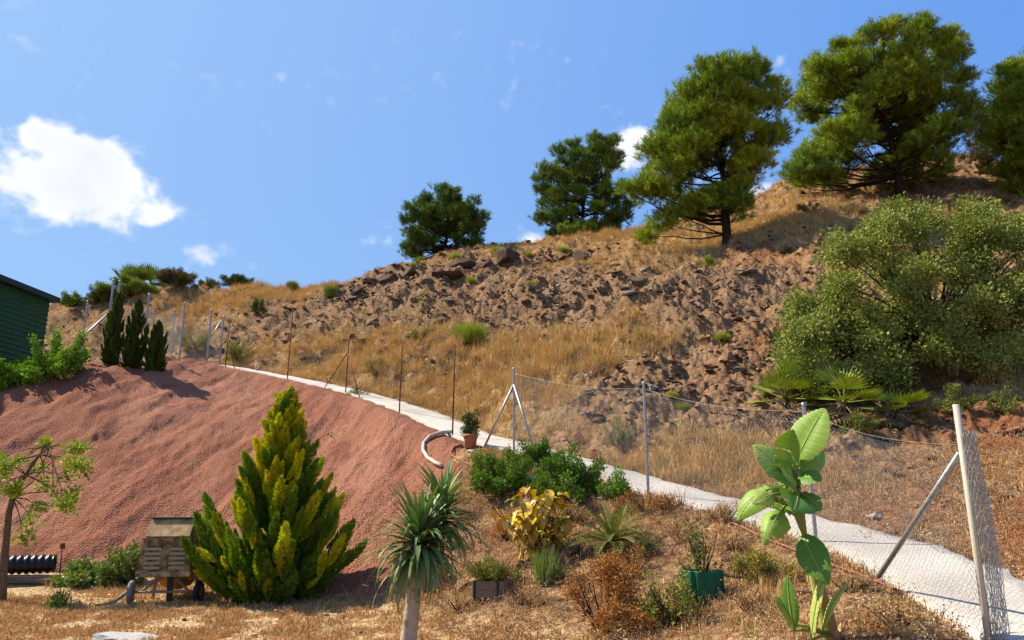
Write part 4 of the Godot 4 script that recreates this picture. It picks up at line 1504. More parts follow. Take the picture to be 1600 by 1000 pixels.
func shrub_at(called: String, p: Vector3, R: float, H: float, kind: String, label: String, category: String, group: String, c0: Color, c1: Color, dens: float, sd: int) -> Node3D:
	var t := thing(called, p, label, category, group)
	rng.seed = sd
	var b := MB.new()
	b.col = Color(0.14, 0.095, 0.055)
	for k in 7:
		var a := k * 0.9 + rnd(-0.3, 0.3)
		limb(b, Vector3(rnd(-0.1, 0.1) * R, -0.06, rnd(-0.1, 0.1) * R), Vector3(cos(a) * R * 0.7, H * rnd(0.55, 0.85), sin(a) * R * 0.7), 0.008 + 0.012 * R, 0.004, Vector3.ZERO, 4, 4)
	put("stems", b.mesh(true), M.bark, t)
	if kind == "broom":
		var xf := []
		var cl := []
		for k in int(70 * dens):
			var a := rng.randf() * TAU
			var rho := sqrt(rng.randf()) * 0.45
			var s := H * rnd(0.7, 1.0) / 0.6
			var dir := Vector3(cos(a) * rho * R / H * 1.5, 1, sin(a) * rho * R / H * 1.5)
			xf.append(Transform3D(toward(dir, rng.randf() * TAU, 1.0) * Basis.from_scale(Vector3(maxf(R, 0.3) * 1.0, s, maxf(R, 0.3) * 1.0)), Vector3(cos(a), 0, sin(a)) * R * rho))
			cl.append(vary(c0.lerp(c1, rng.randf()), 0.2))
		many("foliage", M.broom, M.leaf, xf, cl, t)
	else:
		# sprays along stems that end at uneven distances
		var spray: Mesh = {"leafy": M.spray, "small": M.spray_small, "fine": M.spray_fine, "thin": M.spray_twig, "ivy": M.spray_ivy}[kind]
		var xf := []
		var cl := []
		var n_st := int(clampf(26.0 * R, 12, 46) * (0.6 + 0.4 * dens))
		var total := int(dens * 200.0 * maxf(R * maxf(R, H * 0.6), 0.03) / 0.25)
		var size := clampf(0.5 + R * 0.5, 0.5, 1.35)
		var sb := MB.new()
		sb.col = Color(0.16, 0.105, 0.06)
		for q in n_st:
			var d := rdir()
			d.y = absf(d.y) * 0.95 + 0.05
			var reach := rnd(0.6, 1.0) if rng.randf() < 0.8 else rnd(0.95, 1.22)
			var tip := Vector3(d.x * R, d.y * H, d.z * R) * reach
			var foot := Vector3(tip.x * 0.25, -0.03, tip.z * 0.25)
			var bow := Vector3(tip.x * 0.12, H * 0.08, tip.z * 0.12)
			if q < 16:
				limb(sb, foot, tip, 0.004 + 0.006 * R, 0.003, bow, 3, 4)
			var tone := c0.lerp(c1, rng.randf())
			for k in int(total / float(n_st)):
				var f := lerpf(0.22, 1.0, pow(rng.randf(), 0.8))
				var o := foot.lerp(tip, f) + bow * sin(f * PI) + rdir() * R * 0.17 * rng.randf() * (1.25 - 0.7 * f)
				o.y = maxf(o.y, 0.02)
				xf.append(Transform3D(toward(d + Vector3(0, 0.5, 0) + rdir() * 0.7, rng.randf() * TAU, size * rnd(0.6, 1.25)), o))
				cl.append(vary(tone.lerp(c0.lerp(c1, rng.randf()), 0.5), 0.25))
		put("twigs", sb.mesh(true), M.bark, t)
		many("foliage", spray, M.leaf if kind != "thin" else M.dry_leaf, xf, cl, t)
	return t
func carob() -> void:
	var D := 19.0
	var base := onground(1462, D) + Vector3(0, -0.1, 0)
	var t := thing("broadleaf_tree", base, "wide rounded tree with small grey-green leaves on the slope above the path", "tree")
	rng.seed = 91
	var b := MB.new()
	b.col = Color(0.17, 0.125, 0.085)
	var top := gp(1455, 520, D) - base
	limb(b, Vector3.ZERO, top, 0.20, 0.13, Vector3(0.05, 0, 0), 9, 6)
	limb(b, Vector3(0.15, 0, 0.1), gp(1475, 520, D) - base, 0.15, 0.1, Vector3(0.1, 0, 0), 9, 6)
	put("trunk", b.mesh(true), M.bark, t)
	# lobes of foliage inside the crown's outline
	var lobes := []
	var lb := MB.new()
	lb.col = b.col
	var list := [[1290, 500], [1270, 570], [1300, 600], [1340, 540], [1330, 440], [1310, 400], [1370, 390], [1400, 350], [1450, 345], [1500, 350], [1560, 350], [1600, 370], [1620, 420], [1400, 440], [1450, 420], [1520, 410], [1580, 450], [1470, 490], [1400, 510], [1360, 585], [1400, 570], [1500, 550], [1560, 530], [1610, 500], [1540, 470], [1320, 625], [1265, 610], [1480, 530], [1640, 450], [1640, 390], [1260, 530], [1350, 490], [1290, 630], [1270, 590], [1560, 580], [1270, 480]]
	for e in list:
		for k in 4:
			var d: float = D + [-2.0, -0.8, 0.5, 1.8][k] * (1.0 if e[1] > 380 else 0.6) + rnd(-0.3, 0.3)
			var c := gp(e[0] + rnd(-26, 26), e[1] + rnd(-20, 20) - (8 if k == 3 else 0), d) - base
			c.y = maxf(c.y, ground(c.x + base.x, c.z + base.z) - base.y + 0.45)
			var r := rnd(0.30, 0.62)
			lobes.append([c, Vector3(r, r * 0.72, r)])
			limb(lb, top * rnd(0.75, 1.05), c, 0.045, 0.008, Vector3(0, 0.15, 0), 5, 5)
	put("limbs", lb.mesh(true), M.bark, t)
	leafy(t, "crown", M.spray_carob, M.leaf, lobes, 9000, [Color(0.36, 0.37, 0.10), Color(0.15, 0.20, 0.04)], 0.8, 1.0)
func young_tree() -> void:
	# thin bent tree at the yard's edge
	var D := 13.0
	var base := onground(2, D)
	base.x = ux(0, 945) * D
	var t := thing("young_tree", base, "thin young tree with bent stem and sparse yellow-green leaf clusters", "tree")
	rng.seed = 95
	var b := MB.new()
	b.col = Color(0.30, 0.22, 0.14)
	var main := []
	for e in [[2, 945], [6, 880], [14, 800], [20, 778], [40, 742], [62, 710], [78, 698], [94, 695]]:
		main.append(gp(e[0], e[1], D) - base)
	b.tube(main, [0.075, 0.062, 0.05, 0.045, 0.032, 0.024, 0.016, 0.008], 8)
	put("trunk", b.mesh(true), M.bark, t)
	var lb := MB.new()
	lb.col = Color(0.26, 0.19, 0.12)
	var ends := [[14, 728, 26], [0, 740, 20], [20, 765, 30], [-10, 770, 22], [72, 694, 22], [120, 700, 30], [118, 725, 30], [130, 738, 16], [70, 755, 18], [105, 745, 14], [115, 772, 24], [100, 788, 26], [112, 796, 14], [60, 795, 20], [48, 812, 18], [35, 838, 20], [85, 765, 14], [65, 730, 16], [30, 720, 18], [-15, 720, 22], [5, 715, 14]]
	var lobes := []
	for e in ends:
		var c := gp(e[0], e[1], D + rnd(-0.5, 0.5)) - base
		var at: Vector3 = main[3 + rng.randi() % 4]
		limb(lb, at, c, 0.014, 0.004, Vector3(0, 0.06, 0), 4, 4)
		var r: float = e[2] / F * D * 0.62
		lobes.append([c, Vector3(r, r * 0.62, r)])
	put("limbs", lb.mesh(true), M.bark, t)
	leafy(t, "crown", M.spray_ivy, M.leaf, lobes, 210, [Color(0.36, 0.42, 0.04), Color(0.22, 0.29, 0.03)], 0.6, 0.62)

# ---------------------------------------------------------------- fences and posts
func tube_mesh(pts: Array, rad: Array, sides := 8, smooth := true) -> ArrayMesh:
	var b := MB.new()
	b.tube(pts, rad, sides)
	return b.mesh(smooth)
func capped_post(h: float, r: float) -> ArrayMesh:
	# a steel tube with a domed cap that stands proud of it
	var b := MB.new()
	b.tube([Vector3(0, -0.25, 0), Vector3(0, h - 0.02, 0)], [r], 12, false)
	b.lathe([Vector2(r * 1.18, h - 0.035), Vector2(r * 1.18, h - 0.005), Vector2(r * 0.8, h + 0.008), Vector2(0.0, h + 0.014)], 12, Transform3D())
	return b.mesh(true)
func link_mesh(a0: Vector3, a1: Vector3, h0: float, h1: float, step: float, r: float, sag := 0.02) -> ArrayMesh:
	# woven wires between two posts: two families of slanting wires, bent where they hook each other
	var b := MB.new()
	var l := Vector2(a1.x - a0.x, a1.z - a0.z).length()
	var hh := minf(h0, h1)
	var out := (a1 - a0).cross(Vector3.UP).normalized()
	var k := -int(hh / step) - 1
	while k * step < l + hh:
		for sg in [-1.0, 1.0]:
			var pts := []
			var rows := int(hh / step)
			for j in rows + 1:
				var y: float = j * step
				var x: float = k * step + (y if sg > 0 else hh - y)
				if x < -0.001 or x > l + 0.001:
					continue
				var f: float = clampf(x / l, 0, 1)
				var p := a0.lerp(a1, f)
				p.y += (y / hh) * lerpf(h0, h1, f) + 0.03 - sag * sin(f * PI) * (y / hh) + 0.012 * n_mid.get_noise_2d(x * 3.0, y * 3.0)
				p += out * (0.05 * n_mid.get_noise_2d(x * 0.7 + a0.x, y * 0.7) + (0.004 if j % 2 else -0.004) * sg)
				pts.append(p)
			if pts.size() > 1:
				b.tube(pts, [r], 3, false)
		k += 1
	for y in [0.03, 1.0]:
		var pts := []
		for i in 9:
			var f := i / 8.0
			var p := a0.lerp(a1, f)
			p.y += (lerpf(h0, h1, f) + 0.03) * y - sag * sin(f * PI) * y
			pts.append(p)
		b.tube(pts, [r * 1.25], 4, false)
	return b.mesh(false)
func fences() -> void:
	rng.seed = 41
	var E := [gp(1545, 1000, 6.0), gp(1275, 845, 9.4), gp(1013, 771, 12.4), gp(803, 706, 15.9)]
	var tops := [632.0, 630.0, 597.0, 575.0]
	var t := thing("chain_link_fence", E[0], "galvanised chain-link fence with braced posts along the concrete path", "fence")
	var hs := []
	for i in 4:
		hs.append(hp(tops[i], -E[i].z) - E[i].y)
		if i == 0:
			continue
		var p := put("post", capped_post(hs[i], 0.024), M.zinc, t)
		p.position = E[i] - E[0]
	var p0 := put("post", tube_mesh([Vector3(0, -0.3, 0), Vector3(0, hs[0], 0)], [0.026], 12), M.pale_pipe, t)
	tag(p0, "weathered pale end post")
	var foot := gp(1372, 892, 7.5)
	put("brace", tube_mesh([Vector3(-0.01, hs[0] * 0.78, -0.02), foot - E[0] + Vector3(0, -0.05, 0)], [0.024, 0.024], 10), M.zinc, t)
	for e in [[757, 692, 16.3, 602], [838, 708, 15.3, 606]]:
		var f := gp(e[0], e[1], e[2])
		put("brace", tube_mesh([E[3] + Vector3(0, hs[3] * 0.80, 0) - E[0], f - E[0] + Vector3(0, -0.08, 0)], [0.024, 0.024], 10), M.zinc, t)
	for i in 3:
		put("mesh", link_mesh(E[i] - E[0], E[i + 1] - E[0], hs[i] * (0.80 if i == 0 else 0.92), hs[i + 1] * 0.92, 0.062, 0.0012 if i == 0 else 0.0014, 0.10), M.wire, t)
	# spare mesh rolled up against the end post
	var roll := thing("wire_mesh_roll", E[0] + Vector3(0.055, 0, 0.05), "loose roll of chain-link wire standing against the pale end post", "wire roll")
	for layer in 3:
		var b := MB.new()
		for k in 11:
			for sg in [-1.0, 1.0]:
				var pts := []
				for j in 27:
					var f := j / 26.0
					var a: float = TAU * k / 11.0 + sg * f * (8.0 + layer)
					var r: float = (0.030 + 0.014 * layer) * (1.0 + 0.25 * n_mid.get_noise_2d(f * 6.0 + layer * 9.0, a))
					pts.append(Vector3(cos(a) * r + 0.02 * sin(f * 5.0), -0.05 + f * 1.58 + (0.02 if j % 2 else 0.0), sin(a) * r))
				b.tube(pts, [0.0016], 3, false)
		put("wire_layer", b.mesh(false), M.wire, roll)
	# rusty bare posts farther up the path
	var words := ["thin rusty bare post beside the potted plant on the path", "thin rusty bare post between the potted plant and the propped rusty post", "rusty post propped by two struts halfway up the path", "tall rusty bare rod standing above the pointed golden conifer", "rusty post propped by two struts near the top of the path"]
	var rp := [[707, 679, 18.4, 548, []], [624, 641, 20.9, 541, []], [540, 613, 23.4, 527, [[503, 608, 24.3], [564, 622, 22.6]]], [449, 591, 25.8, 487, []], [352, 572, 27.7, 497, [[313, 567, 28.3], [367, 572, 27.3]]]]
	for i in rp.size():
		var e: Array = rp[i]
		var p := gp(e[0], e[1], e[2])
		var h := hp(e[3], e[2]) - p.y
		var o := thing("rusty_post", p, words[i], "post", "rusty posts along the path")
		put("rod", tube_mesh([Vector3(0, -0.15, 0), Vector3(0.01, h * 0.5, 0), Vector3(0.02, h, 0)], [0.019], 7), M.rust, o)
		for s in e[4]:
			put("strut", tube_mesh([Vector3(0, h * (0.72 if i == 2 else 0.55), 0), gp(s[0], s[1], s[2]) - p + Vector3(0, -0.1, 0)], [0.016], 6), M.rust, o)
	# upper fence round the terrace
	var U := [[163, 553, 25.2, 437], [222, 557, 26.6, 459], [280, 560, 28.8, 473], [323, 565, 29.2, 483], [343, 568, 29.6, 494]]
	var u0 := gp(163, 553, 25.2)
	var uf := thing("chain_link_fence", u0, "sagging chain-link fence with galvanised posts behind the small cypresses", "fence")
	var up := []
	var uh := []
	for e in U:
		var p := gp(e[0], e[1], e[2])
		up.append(p - u0)
		uh.append(hp(e[3], e[2]) - p.y)
		var q := put("post", capped_post(uh[-1], 0.036), M.zinc, uf)
		q.position = p - u0
	var twin := put("post", capped_post(uh[0], 0.035), M.zinc, uf)
	twin.position = Vector3(0.16, 0, -0.1)
	put("brace", tube_mesh([Vector3(0, uh[0] * 0.55, 0), gp(106, 538, 24.6) - u0 + Vector3(0, -0.2, 0)], [0.03], 8), M.zinc, uf)
	put("brace", tube_mesh([up[3] + Vector3(0, uh[3] * 0.4, 0), gp(346, 500, 29.6) - u0], [0.022], 8), M.zinc, uf)
	for i in 4:
		put("mesh", link_mesh(up[i], up[i + 1], uh[i] * 0.8, uh[i + 1] * 0.8, 0.11, 0.003, 0.25), M.wire, uf)
	# far posts behind the terrace
	for e in [[133, 500, 33.0, 470], [268, 538, 32.5, 483], [203, 530, 33.0, 476]]:
		var p := gp(e[0], e[1], e[2])
		p.y = ground(p.x, p.z)
		var o := thing("fence_post", p, "lone galvanised post standing on the far side of the terrace", "post", "far terrace posts")
		put("tube", capped_post(hp(e[3], e[2]) - p.y, 0.035), M.zinc, o)

# ---------------------------------------------------------------- yard things
func mixer() -> void:
	var p := hit(259, 943)
	p.y = ground(p.x, p.z)
	var D := -p.z
	var t := thing("cement_mixer", p, "old two-wheeled cement mixer with rusty louvred engine cover in the yard", "cement mixer", "", 0.10)
	var k := metres(1.06, p)     # metres per photo pixel here
	# engine cover: sloping lid over a tapering louvred front
	var w := 37.0 * k
	var y0 := 42.0 * k
	var y1 := 93.0 * k
	var y2 := 121.0 * k
	var cover := MB.new()
	var prof := [Vector2(0.27, y0), Vector2(0.25, y1), Vector2(-0.02, y2), Vector2(-0.22, y2 - 0.03), Vector2(-0.27, y0)]
	var tp := [1.0, 0.90, 0.78, 0.78, 1.0]
	for i in 5:
		var j := (i + 1) % 5
		var a: Vector2 = prof[i]
		var b: Vector2 = prof[j]
		cover.quad(Vector3(-w * tp[i], a.y, a.x), Vector3(-w * tp[j], b.y, b.x), Vector3(w * tp[j], b.y, b.x), Vector3(w * tp[i], a.y, a.x))
	for s in [-1.0, 1.0]:
		var q := []
		for i in 5:
			q.append(Vector3(s * w * tp[i], prof[i].y, prof[i].x))
		if s > 0: q.reverse()
		for i in range(1, 4):
			cover.tri(q[0], q[i + 1], q[i])
	var body := put("engine_cover", cover.mesh(false), M.mix_rust, t)
	# the lid plate on the slope, its dark ridge and the lip below
	var lid := MB.new()
	var mid := Vector3(0, (y1 + y2) / 2, 0.115)
	var slope := atan2(y2 - y1, 0.27)
	lid.box(mid + Vector3(0, 0.012, 0.010), Vector3(w * 1.70, 0.014, 0.36), Basis(Vector3.RIGHT, slope), 0.004)
	put("lid", lid.mesh(false), M.mix_body, t)
	var rg := MB.new()
	rg.box(Vector3(0.0, y2 + 0.012, 0.0), Vector3(w * 1.72, 0.035, 0.09), Basis(), 0.008)
	put("ridge_seal", rg.mesh(false), M.mix_dark, t)
	var lip := MB.new()
	lip.box(Vector3(0, y0 + 0.01, 0.275), Vector3(w * 2.06, 0.075, 0.03), Basis(), 0.006)
	put("lower_lip", lip.mesh(false), M.mix_body, t)
	# louvres: two banks of pressed slats
	for bank in [-1.0, 1.0]:
		for r in 5:
			var lv := MB.new()
			var y := lerpf(y0 + 0.11, y1 - 0.16, r / 4.0)
			lv.box(Vector3(bank * w * 0.47, y, 0.272), Vector3(w * 0.62, 0.040, 0.02), Basis(Vector3.RIGHT, 0.42), 0.005)
			put("louvre", lv.mesh(false), M.mix_pale, body)
	# drum behind, tipped
	var dr := MB.new()
	dr.lathe([Vector2(0.0, -0.02), Vector2(0.16, 0.0), Vector2(0.30, 0.10), Vector2(0.38, 0.28), Vector2(0.40, 0.40), Vector2(0.38, 0.5), Vector2(0.25, 0.82), Vector2(0.235, 0.84), Vector2(0.22, 0.80), Vector2(0.34, 0.48)], 28, Transform3D())
	put("drum", dr.mesh(true), M.mix_drum, t, Transform3D(Basis(Vector3.RIGHT, -0.45) * Basis(Vector3.BACK, -0.1), Vector3(-0.10, 0.22, -0.50)))
	var band := MB.new()
	band.lathe([Vector2(0.405, -0.03), Vector2(0.425, -0.02), Vector2(0.425, 0.02), Vector2(0.405, 0.03)], 28, Transform3D())
	put("gear_ring", band.mesh(true), M.mix_dark, t, Transform3D(Basis(Vector3.RIGHT, -0.45) * Basis(Vector3.BACK, -0.1), Vector3(-0.10, 0.22, -0.50) + Basis(Vector3.RIGHT, -0.45) * Vector3(0, 0.40, 0)))
	# tilting hand wheel
	var hw := MB.new()
	var ring := []
	for i in 25:
		var a := TAU * i / 24.0
		ring.append(Vector3(cos(a) * 0.17, sin(a) * 0.17, 0))
	hw.tube(ring, [0.014], 6, false)
	for i in 3:
		var a := TAU * i / 3.0
		hw.tube([Vector3.ZERO, Vector3(cos(a) * 0.17, sin(a) * 0.17, 0)], [0.010], 5)
	put("hand_wheel", hw.mesh(true), M.mix_body, t, Transform3D(Basis(Vector3.UP, 0.5), Vector3(0.30, y2 - 0.04, -0.42)))
	# frame: axle, crossed struts, legs, drawbar
	var wx := 48.0 * k
	for e in [
		["axle", [Vector3(-wx, 0.19, 0.08), Vector3(wx, 0.19, 0.08)], 0.022], ["strut", [Vector3(-0.36, 0.21, 0.1), Vector3(0.02, y0 + 0.02, 0.12)], 0.02], ["strut", [Vector3(0.36, 0.21, 0.1), Vector3(0.06, y0 + 0.02, 0.12)], 0.02],
		["leg", [Vector3(0.10, 0.0, 0.16), Vector3(0.08, y0, 0.14)], 0.05], ["leg", [Vector3(0.36, 0.02, -0.5), Vector3(0.30, y0 + 0.1, -0.42)], 0.03], ["leg", [Vector3(-0.38, 0.02, -0.5), Vector3(-0.32, y0 + 0.1, -0.42)], 0.03], ["side_rail", [Vector3(-0.42, 0.40, 0.22), Vector3(-0.50, 0.62, -0.5)], 0.02], ["side_rail", [Vector3(0.40, 0.40, 0.2), Vector3(0.42, 0.5, -0.6)], 0.02], ["crossbar", [Vector3(-0.40, 0.20, 0.2), Vector3(0.40, 0.20, 0.2)], 0.018],
		["drawbar", [Vector3(-0.52, 0.24, 0.10), Vector3(-0.72, 0.06, 0.25), Vector3(-0.95, 0.02, 0.32)], 0.028]]:
		put(e[0], tube_mesh(e[1], [e[2]], 6, false), M.mix_frame if e[0] != "leg" or e[2] < 0.04 else M.mix_dark, t)
	for s in [-1.0, 1.0]:
		var tyre := MB.new()
		var q := []
		for i in 9:
			var a := PI * i / 8.0
			q.append(Vector2(0.115 + 0.075 * sin(a), -0.05 * cos(a)))
		q.append(Vector2(0.115, -0.05))
		tyre.lathe(q, 26, Transform3D())
		var wheel := put("wheel", tyre.mesh(true), M.tyre if s > 0 else M.tyre_worn, t, Transform3D(Basis(Vector3.BACK, PI / 2) * Basis(Vector3.RIGHT, 0.22 if s < 0 else -0.05), Vector3(s * wx, 0.185, 0.10)))
		var rim := MB.new()
		rim.lathe([Vector2(0.0, -0.035), Vector2(0.05, -0.03), Vector2(0.112, -0.042), Vector2(0.116, 0.0), Vector2(0.112, 0.042), Vector2(0.05, 0.03), Vector2(0.0, 0.035)], 20, Transform3D())
		put("rim", rim.mesh(true), M.mix_frame, wheel)
func yard_things() -> void:
	rng.seed = 51
	# corrugated black drain pipe on boards
	var p := hit(40, 912)
	p.y = ground(p.x, p.z)
	var boards := thing("board_stack", p + Vector3(-0.15, 0, 0.0), "short stack of grey boards lying under the black drain pipe", "boards")
	for k in 3:
		var b := MB.new()
		b.box(Vector3(rnd(-0.05, 0.05), 0.035 + k * 0.048, rnd(-0.05, 0.05)), Vector3(1.5, 0.042, 0.22), Basis(Vector3.UP, rnd(-0.12, 0.12)), 0.004)
		put("board", b.mesh(false), M.old_wood, boards)
	var pipe := MB.new()
	var q := []
	for i in 61:
		q.append(Vector2(0.165 + 0.016 * (1.0 if i % 4 < 2 else -1.0), -0.95 + i * 0.0295))
	q.append(Vector2(0.15, 0.82))
	q.append(Vector2(0.14, 0.80))
	q.append(Vector2(0.14, -0.9))
	pipe.lathe(q, 28, Transform3D())
	tag(put("drain_pipe", pipe.mesh(true), M.pipe_black, self, Transform3D(Basis(Vector3.UP, 0.35) * Basis(Vector3.BACK, -PI / 2), p + Vector3(-0.40, 0.345, 0.05))), "black corrugated drain pipe lying on boards by the thin young tree", "pipe")
	# rusty stake with a square head
	p = hit(93, 905)
	var st := thing("stake", p, "thin rusty stake with a small square head beside the ivy", "stake")
	put("rod", tube_mesh([Vector3(0, -0.1, 0), gp(97, 858, -p.z) - p], [0.012], 6), M.rust, st)
	var hd := MB.new()
	hd.box(gp(98, 853, -p.z) - p, Vector3(0.085, 0.11, 0.05), Basis(Vector3.UP, 0.4), 0.01)
	put("head", hd.mesh(false), M.rust, st)
	# pale stone at the yard's front
	p = onground(240, 9.6)
	tag(put("boulder", rock_mesh(140, 0.5), M.white_stone, self, Transform3D(Basis(Vector3.UP, 0.4) * Basis.from_scale(Vector3(0.52, 0.30, 0.42)), p + Vector3(0, -0.02, 0))), "large whitish boulder half buried in the straw yard", "boulder")
	var bits := rock_mesh(141, 0.6)
	var n := 0
	for e in [[212, 967], [118, 982], [150, 981], [190, 979], [155, 993], [287, 969], [297, 993], [346, 992], [397, 996], [466, 987], [330, 958], [510, 962], [560, 990], [95, 965], [45, 985], [600, 985]]:
		var s := rnd(0.03, 0.06)
		p = hit(e[0], e[1])
		tag(put("clod", bits, M.rust if n % 2 else M.mix_rust, self, Transform3D(Basis(Vector3.UP, rnd(0, 6)) * Basis.from_scale(Vector3(s * 1.2, s, s)), p + Vector3(0, 0.01, 0))), "small dark brown clod lying on the straw yard", "clod", "clods in the yard")
		n += 1
	# stub of root and twig on the red bank
	for e in [[268, 662, 276, 676], [505, 722, 526, 717]]:
		p = hit(e[0], e[1] + 8)
		var b := MB.new()
		b.col = Color(0.16, 0.09, 0.06)
		b.tube([Vector3(0, -0.1, 0), Vector3(0.05, 0.12, 0.12), Vector3(0.12, 0.28, 0.2)], [0.03, 0.022, 0.012], 6)
		b.tube([Vector3(0.0, 0.02, 0.05), Vector3(0.20, 0.0, 0.2)], [0.018, 0.008], 6)
		tag(put("root_stub", b.mesh(true), M.bark), "broken root poking out of the red bank " + ("near its middle" if e[0] < 300 else "beside the golden conifer"), "root")
	# shed
	var A := gp(78, 472, 30.4)
	var B := gp(0, 446, 27.6)
	B = A + (B - A) * 3.2
	B.y = A.y
	var foot := 4.6
	var sh := thing("shed", Vector3(A.x, foot, A.z), "dark green corrugated metal shed behind the bank", "shed")
	var dir := (B - A).normalized()
	var inn := dir.cross(Vector3.UP).normalized()
	if inn.x > 0: inn = -inn
	var L := A.distance_to(B)
	var hh := A.y - foot
	var wall := MB.new()
	wall.box(dir * L / 2 + Vector3(0, hh / 2, 0) + inn * 2.0, Vector3(4.0, hh, L), Basis.looking_at(dir, Vector3.UP), 0.01)
	var wl := put("wall", wall.mesh(false), M.shed_green, sh)
	var outw := -inn
	for k in 26:
		# pressed horizontal ribs
		var rb := MB.new()
		rb.tube([Vector3(0, 0.1 + k * hh / 26.5, 0) + outw * 0.004, dir * L + Vector3(0, 0.1 + k * hh / 26.5, 0) + outw * 0.004], [0.035], 6, false)
		put("rib", rb.mesh(true), M.shed_green, wl)
	var roof := MB.new()
	roof.box(dir * L / 2 + Vector3(0, hh + 0.10, 0) + inn * 1.9, Vector3(4.5, 0.22, L + 0.3), Basis.looking_at(dir, Vector3.UP), 0.02)
	put("roof", roof.mesh(false), M.shed_trim, sh)
	for k in 22:
		var s := MB.new()
		s.box(dir * (0.5 + k * 0.16) + Vector3(0, hh * 0.43, 0) + outw * 0.045, Vector3(0.03, 0.03, 0.02), Basis(), 0.004)
		put("stud", s.mesh(false), M.white_stud, wl)
	# terracotta pots and timber on the terrace
	for e in [[262, 545, 18], [289, 541, 14], [300, 546, 12], [312, 548, 12]]:
		p = gp(e[0], e[1], 30.5)
		p.y = ground(p.x, p.z)
		clay_pot("clay_pot", p, metres(e[2], p) * 0.5, "clay pot standing behind the wire fence on the terrace", "pots on the terrace")
	p = gp(265, 552, 29.3)
	p.y = ground(p.x, p.z)
	var pl := MB.new()
	pl.box(Vector3(0, 0.22, 0), Vector3(2.2, 0.06, 0.16), Basis(Vector3.BACK, 0.06), 0.005)
	pl.box(Vector3(-0.4, 0.12, 0.1), Vector3(0.9, 0.06, 0.12), Basis(Vector3.BACK, 0.7), 0.005)
	tag(put("timber", pl.mesh(false), M.old_wood, self, Transform3D(Basis(), p)), "weathered timbers lying behind the wire fence on the terrace", "timber")
func clay_pot(called: String, p: Vector3, r: float, label: String, group := "") -> Node3D:
	var t := thing(called, p, label, "pot", group)
	var b := MB.new()
	var h := r * 1.75
	b.lathe([Vector2(0, 0.0), Vector2(r * 0.66, 0.0), Vector2(r * 0.9, h * 0.78), Vector2(r * 0.9, h * 0.79)], 20, Transform3D())
	put("body", b.mesh(true), M.terracotta, t)
	var rm := MB.new()
	rm.lathe([Vector2(r * 0.9, h * 0.77), Vector2(r, h * 0.78), Vector2(r, h), Vector2(r * 0.86, h), Vector2(r * 0.82, h * 0.8), Vector2(0.0, h * 0.8)], 20, Transform3D())
	put("rim", rm.mesh(true), M.terracotta, t)
	return t
func planter(called: String, p: Vector3, sz: Vector3, turn: float, label: String) -> void:
	# a box of boards with corner battens
	var t := thing(called, p, label, "planter", "", turn)
	for s in [-1.0, 1.0]:
		for k in 2:
			var b := MB.new()
			b.box(Vector3(0, sz.y * (0.25 + 0.5 * k), s * sz.z / 2), Vector3(sz.x, sz.y * 0.485, 0.022), Basis(), 0.004)
			put("board", b.mesh(false), M.old_wood, t)
			var c := MB.new()
			c.box(Vector3(s * sz.x / 2, sz.y * (0.25 + 0.5 * k), 0), Vector3(0.022, sz.y * 0.485, sz.z - 0.03), Basis(), 0.004)
			put("board", c.mesh(false), M.old_wood, t)
		for x in [-0.42, 0.3]:
			var d := MB.new()
			d.box(Vector3(sz.x * x, sz.y * 0.5, s * (sz.z / 2 + 0.018)), Vector3(0.03, sz.y * 1.05, 0.014), Basis(), 0.003)
			put("batten", d.mesh(false), M.mix_dark, t)
	var so := MB.new()
	so.box(Vector3(0, sz.y * 0.42, 0), Vector3(sz.x - 0.03, sz.y * 0.8, sz.z - 0.03), Basis(), 0.01)
	put("soil", so.mesh(false), M.mix_rust, t)
